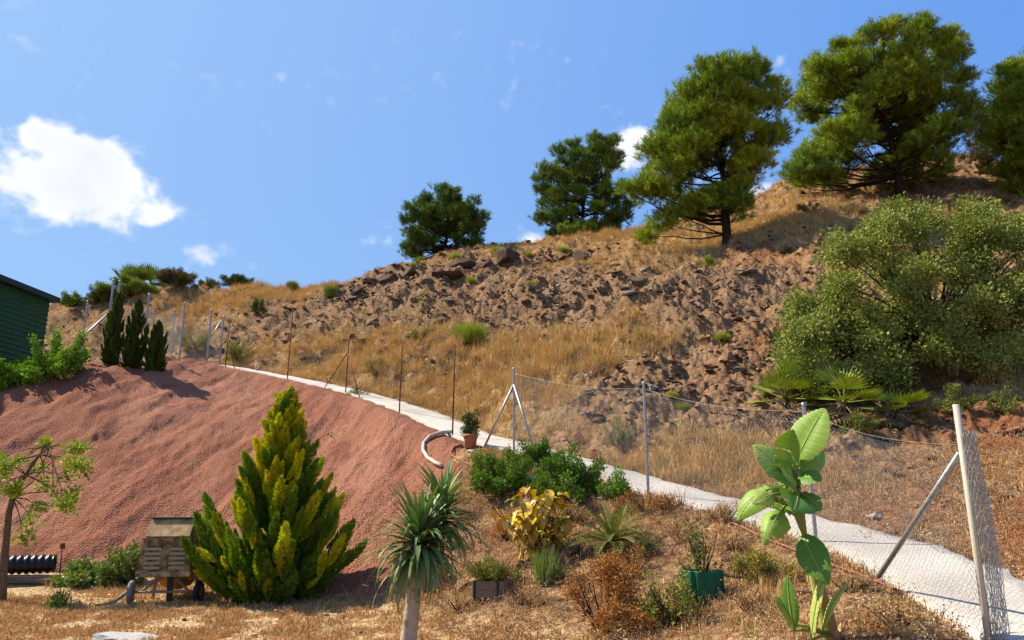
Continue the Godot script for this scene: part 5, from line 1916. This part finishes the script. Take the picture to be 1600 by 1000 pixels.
func garden_things() -> void:
	rng.seed = 55
	# potted plant on the path
	var p := hit(735, 700)
	clay_pot("plant_pot", p, metres(24, p) * 0.5, "terracotta pot with a dark leafy shrub at the path edge")
	shrub_at("potted_shrub", p + Vector3(0, metres(24, p) * 0.8, 0), metres(34, p) * 0.5, metres(62, p), "small", "upright dark green shrub growing in the terracotta pot", "shrub", "", Color(0.045, 0.085, 0.02), Color(0.09, 0.14, 0.03), 1.6, 77)
	# planters
	var q := hit(768, 930)
	planter("wooden_planter", q + Vector3(0, -0.03, 0), Vector3(metres(52, q), metres(26, q), 0.30), -0.25, "grey wooden planter box with a low yellow-green shrub")
	shrub_at("planter_shrub", q + Vector3(0, metres(22, q), 0), metres(88, q) * 0.5, metres(36, q), "fine", "low mounded yellow-green shrub growing in the grey planter box", "shrub", "", Color(0.17, 0.17, 0.03), Color(0.25, 0.24, 0.05), 2.2, 78)
	q = hit(680, 918)
	planter("wooden_planter", q + Vector3(0, -0.03, 0), Vector3(metres(40, q), metres(18, q), 0.26), 0.1, "low wooden planter box holding the round golden cactus")
	var cac := thing("barrel_cactus", q + Vector3(0.06, metres(15, q), 0), "round ribbed golden cactus sitting in the low wooden box", "cactus")
	var cb := MB.new()
	var r := metres(30, q) * 0.5
	for i in 11:
		for s in 40:
			var th := PI * i / 10.0
			var a := TAU * s / 40.0
			var rr := r * (1.0 + (0.07 if s % 2 else -0.07)) * sin(th)
			var g := rnd(0.85, 1.15)
			cb.col = Color(0.50 * g, 0.34 * g, 0.09 * g) if s % 2 else Color(0.24 * g, 0.22 * g, 0.05 * g)
			cb.vert(Vector3(cos(a) * rr, r * 0.8 - cos(th) * r * 0.85, sin(a) * rr))
	for i in 10:
		for s in 40:
			var a := i * 40 + s
			var b2 := i * 40 + (s + 1) % 40
			cb.ix.append_array([a, b2, a + 40, b2, b2 + 40, a + 40])
	put("body", cb.mesh(true), M.leaf, cac)
	# green corrugated edging ring with a thin shrub inside
	q = hit(1100, 935)
	var ring := MB.new()
	var rr0 := metres(62, q) * 0.5
	var hh := metres(42, q)
	for i in 81:
		var a := TAU * i / 80.0
		var rr := rr0 * (1.0 + 0.045 * (1.0 if i % 5 < 2 else -1.0))
		for y in [-0.08, hh * 0.96, hh, hh, -0.05]:
			var inner: bool = ring.v.size() % 5 > 2
			ring.vert(Vector3(cos(a) * (rr - (0.008 if inner else 0.0)), y, sin(a) * (rr - (0.008 if inner else 0.0)) * 0.85))
	for i in 80:
		for k in 4:
			var a := i * 5 + k
			ring.ix.append_array([a, a + 1, a + 5, a + 1, a + 6, a + 5])
	var gr := thing("edging_ring", q, "green corrugated plastic edging bent into a ring round a thin shrub", "edging")
	put("band", ring.mesh(true), M.green_plastic, gr)
	var soil := MB.new()
	soil.lathe([Vector2(rr0 * 0.93, -0.05), Vector2(rr0 * 0.93, hh * 0.7), Vector2(0, hh * 0.76)], 24, Transform3D(Basis.from_scale(Vector3(1, 1, 0.85)), Vector3.ZERO))
	put("soil", soil.mesh(true), M.mix_rust, gr)
	shrub_at("thin_shrub", q + Vector3(0, hh * 0.7, 0), metres(70, q) * 0.5, metres(92, q), "small", "airy grey-green shrub growing inside the green edging ring", "shrub", "", Color(0.12, 0.15, 0.05), Color(0.18, 0.19, 0.06), 0.5, 79)
	# hoses
	var hp1 := []
	for e in [[706, 679], [690, 680], [672, 686], [662, 697], [661, 708], [668, 720], [680, 728], [690, 733]]:
		hp1.append(hit(e[0], e[1]) + Vector3(0, 0.07, 0))
	tag(put("pipe", tube_mesh(hp1, [0.045], 10), M.hose_white), "curved pale pipe lying from the path down onto the red bank", "pipe")
	var hp2 := []
	for e in [[722, 697], [708, 701], [704, 710], [712, 718], [735, 729], [751, 738], [753, 752], [748, 766], [740, 776]]:
		hp2.append(hit(e[0], e[1]) + Vector3(0, 0.03, 0))
	tag(put("hose", tube_mesh(hp2, [0.017], 7), M.hose_red), "thin brownish hose looping below the terracotta pot", "hose")
	var hp3 := []
	for e in [[1095, 808], [1120, 814], [1148, 822], [1170, 832], [1195, 845], [1230, 858], [1262, 872], [1310, 890], [1340, 900], [1375, 915], [1410, 930], [1450, 948]]:
		hp3.append(hit(e[0], e[1]) + Vector3(0, 0.03, 0))
	tag(put("hose", tube_mesh(hp3, [0.013], 7), M.hose_red), "long reddish hose lying along the bed below the fence", "hose")
	var hp4 := []
	for e in [[1130, 900], [1165, 905], [1190, 913], [1225, 922], [1250, 927], [1300, 930]]:
		hp4.append(hit(e[0], e[1]) + Vector3(0, 0.02, 0))
	tag(put("hose", tube_mesh(hp4, [0.012], 7), M.hose_black), "dark drip hose crossing the bed behind the banana-like plant", "hose")
	# board edging at the front of the bed
	q = onground(1065, 7.3)
	var ed := MB.new()
	ed.box(Vector3(0, 0.07, 0), Vector3(0.36, 0.15, 0.03), Basis(Vector3.UP, -0.12), 0.005)
	tag(put("edging_board", ed.mesh(false), M.old_wood, self, Transform3D(Basis(), q)), "short board edging the bed in front of the rusty shrub", "board")
	q = onground(1034, 7.2)
	tag(put("peg", tube_mesh([Vector3(0, -0.1, 0), Vector3(0.012, 0.2, 0)], [0.012], 7), M.zinc, self, Transform3D(Basis(), q)), "short grey metal peg beside the board edging", "peg")
	q = hit(1197, 715)
	# low pale slab among the green clumps
	q = hit(838, 748)
	tag(put("slab_stone", rock_mesh(142, 0.5), M.white_stone, self, Transform3D(Basis(Vector3.UP, 0.5) * Basis.from_scale(Vector3(0.30, 0.16, 0.2)), q)), "pale slab of stone between the two green trailing clumps", "stone")
	q = hit(735, 705)
	tag(put("slab_stone", rock_mesh(143, 0.5), M.white_stone, self, Transform3D(Basis(Vector3.UP, 1.5) * Basis.from_scale(Vector3(0.16, 0.10, 0.14)), q)), "pale stone wedged under the terracotta pot", "stone")

# ---------------------------------------------------------------- what stands where
var GOLD := [[600, 560, 4, 3, 0.9], [480, 545, 4, 3, 0.6], [800, 560, 5, 3, 0.9], [900, 565, 4, 2.2, 0.9], [720, 620, 3, 2, 0.7], [880, 640, 2, 2, 0.4], [1130, 715, 2.6, 2.0, 1.0], [1250, 745, 2, 1.6, 0.6], [1000, 400, 6, 5, 0.4], [1200, 350, 7, 4, 0.7], [1500, 760, 1.2, 1.0, 0.4], [330, 480, 5, 5, 0.6], [450, 465, 5, 5, 0.6], [950, 370, 8, 3, 0.7], [1570, 570, 4, 3, 0.6]]
var RED := [[1570, 740, 2.0, 2.0, 1.0], [1400, 720, 2.2, 1.6, 0.8], [1330, 690, 2, 1.5, 0.7], [1580, 820, 1.5, 1.5, 0.7], [1480, 800, 1.2, 1.0, 0.5], [1450, 690, 2.5, 2, 0.6], [1180, 600, 3, 3, 0.6], [1100, 585, 3, 2, 0.5], [880, 400, 6, 3, 0.6], [1050, 540, 5, 3, 0.4], [1250, 370, 5, 3, 0.5]]
var ROCKY := [[640, 435, 7, 4, 0.9], [560, 470, 5, 5, 0.8], [700, 490, 5, 4, 0.8], [820, 420, 6, 4, 0.7], [960, 440, 7, 4, 0.8], [1060, 460, 6, 4, 0.6], [1040, 600, 3, 2.5, 0.7], [1130, 610, 3, 2.5, 0.7], [470, 520, 4, 3, 0.6], [1080, 640, 3, 2, 0.6], [1180, 640, 2, 2, 0.6], [1000, 500, 5, 3, 0.6], [780, 460, 5, 4, 0.6], [1200, 470, 4, 4, 0.4], [1400, 760, 2, 1.5, 0.5], [1540, 800, 1.5, 1.5, 0.5], [660, 620, 2, 1, 0.4], [850, 660, 1.5, 1.2, 0.4], [900, 520, 6, 3, 0.5], [1150, 570, 3, 2.5, 0.6], [1330, 720, 2, 1.5, 0.4], [620, 590, 3, 2, 0.4], [1420, 660, 3, 2, 0.5]]
func build_things() -> void:
	M.tuft_mesh = needle_tuft(301, 22, 0.36, 0.014)
	M.plume = plume_mesh(302)
	M.broom = tuft_mesh(303, 26, 0.6, 0.28, 0.011, 0.1)
	M.spray = spray_mesh(304, 14, 0.16, 0.11, 0.028)
	M.spray_small = spray_mesh(305, 16, 0.12, 0.075, 0.016)
	M.spray_fine = spray_mesh(306, 22, 0.11, 0.05, 0.009)
	M.spray_twig = twig_mesh(309)
	M.spray_ivy = spray_mesh(307, 10, 0.16, 0.115, 0.04)
	M.spray_carob = spray_mesh(308, 20, 0.22, 0.085, 0.027)
	scatter_hill()
	scatter_grass()
	pine(1131, 36.8, 92, Vector2(985, 1222), Vector2(90, 318), 501, "tall pine with bright green crown and a bent dark trunk above the stony slope", {"thick": 0.26, "lobes": [[1157, 100], [1116, 108], [1079, 119], [1179, 108], [1053, 156], [1098, 141], [1157, 130], [1035, 193], [1075, 193], [1157, 174], [1135, 197], [1009, 230], [1057, 237], [1087, 215], [975, 274], [1009, 278], [1042, 267], [1205, 119], [1201, 156], [1187, 215], [1205, 200], [1172, 248], [1157, 282], [1079, 311], [1116, 297], [1150, 300], [1124, 163]], "extra": [[1035, 345, 0.75], [1012, 368, 0.6], [1060, 330, 0.8], [1085, 318, 0.7]], "clump": 0.92})
	pine(1398, 43.0, 42, Vector2(1225, 1508), Vector2(42, 285), 502, "biggest pine, broad crown over the round grey-green tree", {"thick": 0.30, "lobes": [[1398, 49], [1358, 59], [1325, 69], [1299, 89], [1275, 82], [1242, 105], [1266, 122], [1289, 115], [1338, 79], [1384, 86], [1407, 62], [1378, 105], [1365, 138], [1332, 161], [1299, 181], [1266, 204], [1464, 56], [1444, 79], [1473, 82], [1450, 102], [1427, 128], [1473, 125], [1487, 112], [1411, 152], [1450, 161], [1483, 158], [1431, 204], [1470, 204], [1404, 231], [1490, 185], [1242, 231], [1233, 260], [1266, 257], [1308, 231], [1299, 204], [1450, 247]], "lean": 0.6, "clump": 1.0, "low": 0.75})
	pine(1428, 46.0, 150, Vector2(1390, 1510), Vector2(150, 290), 503, "slim pine with leaning trunk just behind the biggest pine", {"thick": 0.17, "clumps": 16, "lean": 0.8, "clump": 1.0})
	pine(1655, 41.0, 58, Vector2(1545, 1760), Vector2(58, 300), 504, "pine only partly in view, standing past the browned pine", {"thick": 0.28, "clumps": 90, "clump": 1.2})
	pine(1548, 48.0, 160, Vector2(1510, 1590), Vector2(160, 290), 505, "half dead pine with browned needles between two green pines", {"thick": 0.14, "clumps": 26, "per": 30, "tint": Color(0.14, 0.065, 0.04), "dark": Color(0.06, 0.09, 0.03), "clump": 0.6})
	pine(912, 52.0, 215, Vector2(832, 992), Vector2(215, 352), 506, "round pine on the ridge with branches down to a green bush", {"thick": 0.2, "lobes": [[922, 220], [895, 227], [937, 225], [955, 222], [870, 242], [900, 250], [932, 245], [962, 245], [850, 267], [875, 275], [912, 272], [950, 270], [835, 275], [840, 292], [865, 300], [900, 305], [945, 292], [972, 297], [985, 315], [840, 335], [865, 335], [890, 330], [937, 325], [962, 332], [975, 335], [865, 355], [950, 352]], "clump": 0.72, "holes": -0.22, "tint": Color(0.18, 0.23, 0.03), "dark": Color(0.08, 0.15, 0.03)})
	pine(697, 51.0, 296, Vector2(628, 765), Vector2(296, 392), 507, "smallest dome shaped pine standing alone on the ridge", {"thick": 0.16, "lobes": [[712, 300], [692, 302], [675, 307], [660, 315], [647, 325], [637, 340], [655, 342], [675, 330], [700, 320], [725, 312], [745, 317], [740, 335], [760, 332], [720, 335], [755, 352], [730, 355], [700, 345], [670, 355], [635, 360], [650, 375], [630, 380], [637, 395], [750, 372], [740, 377], [675, 377], [720, 375]], "clump": 0.60, "holes": -0.30, "tint": Color(0.15, 0.20, 0.03), "dark": Color(0.07, 0.14, 0.03)})
	carob()
	var mound := Curve.new()
	for e in [[0.0, 0.50], [0.10, 0.82], [0.25, 1.0], [0.45, 0.78], [0.65, 0.48], [0.82, 0.22], [1.0, 0.02]]:
		mound.add_point(Vector2(e[0], e[1]))
	var cig := Curve.new()
	for e in [[0.0, 0.6], [0.2, 0.95], [0.45, 1.0], [0.7, 0.75], [0.9, 0.35], [1.0, 0.05]]:
		cig.add_point(Vector2(e[0], e[1]))
	var p := hit(426, 938)
	conifer(p, hp(608, -p.z) - p.y, metres(112, p), 150, 0.62, 511, "golden_conifer", "bushy golden-tipped conifer beside the cement mixer", "", 0.62, mound, 0.75)
	var n := 0
	for e in [[174, 556, 456, 25], [207, 559, 464, 29], [243, 561, 500, 28]]:
		n += 1
		p = gp(e[0], e[1], 24.9)
		p.y = ground(p.x, p.z) + 0.12
		conifer(p, hp(e[2], 24.9) - p.y, metres(e[3] * 0.56, p), 60, 0.36, 520 + n, "columnar_cypress", ["slim dark cypress next to the double fence post", "tallest slim cypress, in the middle of a row of three", "short stout cypress at the open end of a row of three"][n - 1], "row of small cypresses", 0.0, cig, 0.25)
	dragon_tree()
	banana()
	cycad()
	yellow_shrub()
	young_tree()
	# fan palms under the round tree and on the ridge
	fan_palm(hit(1245, 655) + Vector3(0, 0.25, -0.6), 1.0, 18, 531, "fan palm with open fronds beside the round grey-green tree", Color(0.22, 0.26, 0.04), 12)
	fan_palm(hit(1320, 650), 1.0, 10, 532, "fan palm with a skirt of dead fronds in the round tree's shade", Color(0.22, 0.26, 0.04), 16)
	fan_palm(hit(1400, 660), 0.9, 10, 533, "fan palm beside the trunk of the round tree", Color(0.22, 0.26, 0.04), 12)
	fan_palm(hit(203, 446) - Vector3(0, 0.7, 0), 1.9, 18, 534, "bushy fan palm on the skyline above the double fence post", Color(0.15, 0.20, 0.04), 0)
	fan_palm(hit(238, 446) - Vector3(0, 0.7, 0), 1.9, 18, 535, "fan palm on the skyline beside the brownish bush", Color(0.15, 0.20, 0.04), 0)
	# ridge and hillside shrubs
	var gold0 := Color(0.420, 0.420, 0.056)
	var gold1 := Color(0.308, 0.364, 0.042)
	var olive0 := Color(0.280, 0.224, 0.070)
	var olive1 := Color(0.364, 0.280, 0.098)
	var dk0 := Color(0.070, 0.105, 0.028)
	var dk1 := Color(0.126, 0.168, 0.042)
	shrub("broom_shrub", 733, 536, 62, 42, "broom", "large bright green broom bush low on the stony hillside", "shrub", "", Color(0.336, 0.420, 0.056), Color(0.30, 0.33, 0.05), 1.6)
	shrub("broom_shrub", 515, 464, 24, 28, "broom", "spiky green tuft on the saddle of the ridge beside pale stones", "shrub", "", dk1, gold1, 0.8)
	shrub("broom_shrub", 457, 449, 24, 14, "broom", "low green tuft alone on the golden part of the ridge", "shrub", "", gold1, dk1, 0.7)
	for e in [[658, 409, 22, 12, "at the foot of the dome shaped ridge pine"], [712, 404, 24, 12, "just past the dome shaped ridge pine"], [778, 396, 30, 16, "on the ridge between the dome and round pines"], [645, 416, 14, 8, "on the rocky ridge edge"], [736, 442, 20, 14, "among dark stones under the ridge edge"], [830, 447, 22, 12, "on bare stony ground below the round pine"], [826, 400, 16, 10, "on the ridge near the round pine"], [1127, 530, 34, 14, "on the slope beside the round grey-green tree"], [880, 392, 24, 10, "below the bush under the round pine"], [655, 470, 14, 8, "in the middle of the stony slope"], [1065, 640, 24, 16, "behind the plain fence post"], [845, 612, 10, 6, "in golden grass above the three-legged post"], [665, 570, 14, 10, "below the flat olive brown shrub"], [1050, 620, 14, 10, "in rubble above the plain fence post"]]:
		shrub("yellow_tuft", e[0], e[1], e[2], e[3], "broom", "small yellow-green tuft " + e[4], "tuft", "yellow-green tufts on the hillside", gold0, gold1, 0.6)
	shrub("green_shrub", 1108, 416, 32, 20, "small", "round green shrublet at the foot of the tall pine", "shrub", "", Color(0.210, 0.280, 0.042), gold1, 1.2)
	shrub("green_shrub", 905, 368, 64, 24, "small", "wide bright green bush under the round ridge pine", "shrub", "", Color(0.210, 0.308, 0.042), Color(0.280, 0.350, 0.056), 1.4)
	shrub("grey_shrub", 966, 695, 62, 46, "fine", "airy grey-green shrub above the path between two fence posts", "shrub", "", Color(0.336, 0.350, 0.154), Color(0.252, 0.252, 0.112), 0.8)
	shrub("olive_shrub", 655, 538, 56, 26, "fine", "flat olive brown shrub beside a dark hollow in the slope", "shrub", "", olive0, olive1, 1.2)
	shrub("olive_shrub", 588, 585, 46, 30, "fine", "round olive shrub behind the propped rusty post halfway up", "shrub", "", olive0, olive1, 1.0)
	shrub("olive_shrub", 375, 566, 62, 42, "fine", "olive dry bush behind the propped rusty post near the top", "shrub", "", olive0, Color(0.420, 0.364, 0.112), 1.2)
	shrub("round_shrub", 305, 545, 54, 40, "fine", "rounded yellow-green bush behind the terrace fence", "shrub", "", Color(0.336, 0.336, 0.070), olive0, 1.2)
	shrub("round_shrub", 401, 488, 32, 26, "small", "dark green bush on the golden slope past the terrace", "shrub", "", dk0, dk1, 1.2)
	tag(get_child(get_child_count() - 1), "dark green bush alone on the golden slope above the terrace fence")
	shrub("brown_shrub", 275, 448, 64, 34, "small", "brownish leafy bush on the skyline next to the fan palms", "shrub", "", Color(0.182, 0.119, 0.063), Color(0.126, 0.126, 0.042), 1.3)
	shrub("skyline_shrub", 325, 452, 36, 20, "small", "small green bush on the skyline beside the brownish bush", "shrub", "", Color(0.182, 0.196, 0.056), dk1, 1.2)
	shrub("skyline_shrub", 372, 446, 52, 16, "small", "low dark bush on the skyline by a thin dry stalk", "shrub", "", dk0, dk1, 1.2)
	shrub("skyline_shrub", 205, 462, 84, 26, "small", "light green bush below the skyline fan palms", "shrub", "", Color(0.280, 0.308, 0.056), Color(0.196, 0.238, 0.042), 1.4)
	shrub("skyline_shrub", 156, 474, 50, 30, "small", "dark olive bush behind the top of the double post", "shrub", "", dk1, Color(0.182, 0.168, 0.042), 1.2)
	shrub("skyline_shrub", 118, 478, 50, 18, "small", "yellow-green bush beyond the shed roof", "shrub", "", gold1, dk1, 1.2)
	shrub("dead_shrub", 560, 620, 40, 18, "thin", "low dry brown shrub at the path edge by the propped rusty post", "shrub", "", olive0, Color(0.308, 0.210, 0.112), 0.8)
	for e in [[1290, 405, 40, 18, "above the round grey-green tree's crown"], [1225, 395, 40, 14, "in the shadow of the tall pine"], [1330, 335, 44, 20, "under the low branches of the biggest pine"], [1260, 330, 40, 16, "between the tall pine and the biggest pine"], [1500, 330, 50, 24, "below the half dead pine"], [1560, 320, 50, 24, "under the pine partly in view"]]:
		shrub("scrub_bush", e[0], e[1], e[2], e[3], "fine", "low dull scrub bush " + e[4], "shrub", "scrub under the pines", Color(0.168, 0.154, 0.070), Color(0.252, 0.196, 0.098), 1.0)
	for e in [[1500, 640, 70, 40, "behind the round tree's trunk"], [1560, 650, 60, 50, "on the red soil past the round tree"], [1430, 668, 30, 26, "beside the fan palm at the trunk"], [1340, 672, 60, 30, "between two fan palms"]]:
		shrub("scrub_bush", e[0], e[1], e[2], e[3], "small", "green scrub bush growing " + e[4], "shrub", "scrub below the round tree", Color(0.140, 0.182, 0.042), Color(0.266, 0.280, 0.056), 0.8)
	# the leafy corner by the shed
	p = gp(95, 545, 23.6)
	p.y = ground(p.x, p.z)
	shrub_at("leafy_shrub", p, metres(88, p) * 0.5, metres(80, p), "ivy", "tall fresh green shrub in front of the shed corner", "shrub", "", Color(0.140, 0.280, 0.028), Color(0.280, 0.392, 0.042), 0.9, 601)
	for e in [[15, 594, 90, 42, "below the shed wall"], [65, 580, 90, 36, "in front of the tall fresh green shrub"], [118, 566, 70, 30, "beside the double fence post's brace"]]:
		shrub("creeper", e[0], e[1], e[2], e[3], "ivy", "glossy creeper on the bank rim " + e[4], "creeper", "creeper along the bank rim", Color(0.098, 0.224, 0.021), Color(0.196, 0.350, 0.028), 1.5, 0.25)
	shrub("ivy", 195, 912, 90, 68, "ivy", "pale speckled ivy heaped against the foot of the red bank", "ivy", "", Color(0.224, 0.266, 0.084), Color(0.126, 0.182, 0.042), 1.0)
	shrub("ivy", 130, 912, 90, 36, "ivy", "low ivy running along the foot of the bank by the stake", "ivy", "", Color(0.238, 0.280, 0.084), Color(0.140, 0.196, 0.042), 0.9)
	shrub("weed", 92, 950, 42, 32, "small", "small green weed growing in the yard near the young tree", "weed", "", Color(0.112, 0.196, 0.035), Color(0.168, 0.252, 0.042), 1.6)
	# the garden bed
	shrub("trailing_clump", 787, 772, 104, 84, "small", "bright green trailing clump below the three-legged post", "shrub", "", Color(0.105, 0.196, 0.025), Color(0.182, 0.280, 0.035), 2.4)
	shrub("trailing_clump", 890, 782, 122, 84, "small", "wide green trailing clump in the middle of the bed's top edge", "shrub", "", Color(0.098, 0.182, 0.025), Color(0.168, 0.266, 0.035), 2.2)
	shrub("trailing_clump", 838, 726, 84, 36, "small", "low green tuft at the foot of the three-legged post's brace", "shrub", "", Color(0.105, 0.196, 0.025), Color(0.196, 0.280, 0.035), 2.0)
	shrub("trailing_clump", 965, 776, 56, 44, "small", "small rounded green clump beside the plain fence post", "shrub", "", Color(0.126, 0.224, 0.028), Color(0.196, 0.308, 0.042), 2.0)
	shrub("rush", 852, 912, 40, 68, "broom", "upright thin green rush stems under the yellowing shrub", "plant", "", Color(0.168, 0.252, 0.056), Color(0.280, 0.336, 0.084), 0.35)
	shrub("rusty_shrub", 945, 985, 165, 110, "thin", "broad rust coloured dry shrub with fine twigs", "shrub", "", Color(0.46, 0.19, 0.045), Color(0.34, 0.19, 0.06), 1.5)
	shrub("rusty_shrub", 985, 900, 90, 50, "thin", "low orange brown dry shrub beneath the cycad", "shrub", "", Color(0.48, 0.24, 0.06), Color(0.36, 0.22, 0.07), 1.2)
	shrub("rusty_shrub", 795, 845, 60, 42, "thin", "small orange dry shrub behind the yellowing shrub", "shrub", "", Color(0.55, 0.20, 0.05), Color(0.42, 0.2, 0.06), 1.3)
	shrub("rusty_shrub", 1010, 795, 90, 26, "thin", "low reddish dry growth under the plain fence post", "shrub", "", Color(0.40, 0.2, 0.07), Color(0.34, 0.2, 0.08), 1.2)
	shrub("sprawling_shrub", 1050, 975, 110, 78, "small", "sprawling yellow-green shrub in front of the green edging ring", "shrub", "", Color(0.252, 0.252, 0.042), Color(0.168, 0.182, 0.042), 0.8)
	shrub("moss_mat", 1200, 905, 140, 40, "fine", "low olive mat of plants behind the banana-like plant", "ground cover", "", Color(0.336, 0.238, 0.056), Color(0.280, 0.252, 0.056), 1.6)
	shrub("red_weed", 935, 715, 20, 12, "thin", "small bright red weed at the path's upper edge", "weed", "", Color(0.5, 0.09, 0.05), Color(0.42, 0.12, 0.06), 1.5)
	shrub("red_weed", 895, 698, 44, 24, "thin", "pale reddish weed above the path near the three-legged post", "weed", "", Color(0.34, 0.14, 0.08), Color(0.36, 0.2, 0.09), 1.0)
	# dry clumps that fill the bed
	for e in [[712, 858, 50, 26, "behind the dragon tree"], [735, 812, 50, 22, "below the bright green trailing clump"], [900, 868, 46, 26, "between the yellowing shrub and the cycad"], [905, 812, 60, 20, "under the wide green trailing clump"], [1130, 815, 70, 26, "above the long reddish hose"], [1060, 838, 70, 28, "behind the airy shrub in the edging ring"], [1175, 955, 80, 34, "between the edging ring and the banana-like plant"], [1330, 925, 80, 30, "under the slanting fence brace"], [1400, 975, 110, 34, "beside the pale end post"], [820, 945, 70, 24, "in front of the upright rush stems"], [720, 955, 60, 22, "beside the dragon tree's trunk"], [1150, 860, 70, 26, "behind the olive mat"]]:
		shrub("dry_clump", e[0], e[1], e[2], e[3], "thin", "straw brown dry clump " + e[4], "dry plant", "dry clumps in the garden bed", Color(0.40, 0.25, 0.11), Color(0.52, 0.36, 0.17), 0.9)
	for e in [[880, 905, 26, 20, "beside the upright rush stems"], [1010, 868, 24, 26, "next to the cycad"], [1075, 905, 22, 26, "against the green edging ring"], [760, 752, 30, 22, "below the loop of brownish hose"], [990, 958, 26, 22, "at the edge of the broad rust coloured shrub"]]:
		shrub("weed", e[0], e[1], e[2], e[3], "small", "small green weed " + e[4], "weed", "", Color(0.13, 0.19, 0.04), Color(0.20, 0.24, 0.05), 1.0)
	mixer()
	yard_things()
	garden_things()
	fences()

func _ready() -> void:
	rng.seed = 4
	# camera
	var cam := Camera3D.new()
	cam.name = "camera"
	cam.position = Vector3(0, CAM_H, 0)
	cam.rotation.x = PITCH
	cam.fov = rad_to_deg(2.0 * atan(500.0 / F))
	cam.near = 0.05
	cam.far = 2000.0
	cam.current = true
	add_child(cam)
	# sky, sun, exposure
	var we := WorldEnvironment.new()
	we.name = "world"
	var e := Environment.new()
	e.background_mode = Environment.BG_SKY
	e.sky = Sky.new()
	var sm := PanoramaSkyMaterial.new()
	sm.panorama = make_sky()
	e.sky.sky_material = sm
	e.background_energy_multiplier = 0.52
	e.tonemap_mode = Environment.TONE_MAPPER_LINEAR
	e.tonemap_exposure = 2.0
	e.sdfgi_enabled = true
	e.ssao_enabled = true
	e.ssil_enabled = true
	we.environment = e
	add_child(we)
	var sun := DirectionalLight3D.new()
	sun.name = "sun"
	sun.light_energy = 1.6
	sun.light_color = Color(1.0, 0.95, 0.86)
	sun.light_angular_distance = 0.5
	sun.shadow_enabled = true
	add_child(sun)
	sun.look_at_from_position(sun_to * 50.0, Vector3.ZERO)
	# setting
	var t0 := Time.get_ticks_msec()
	make_tables()
	T_gold = paint_table(GOLD)
	T_red = paint_table(RED)
	T_rock = paint_table(ROCKY)
	make_materials()
	make_ground()
	make_path()
	print("setting ", Time.get_ticks_msec() - t0)
	build_things()
	print("all ", Time.get_ticks_msec() - t0)
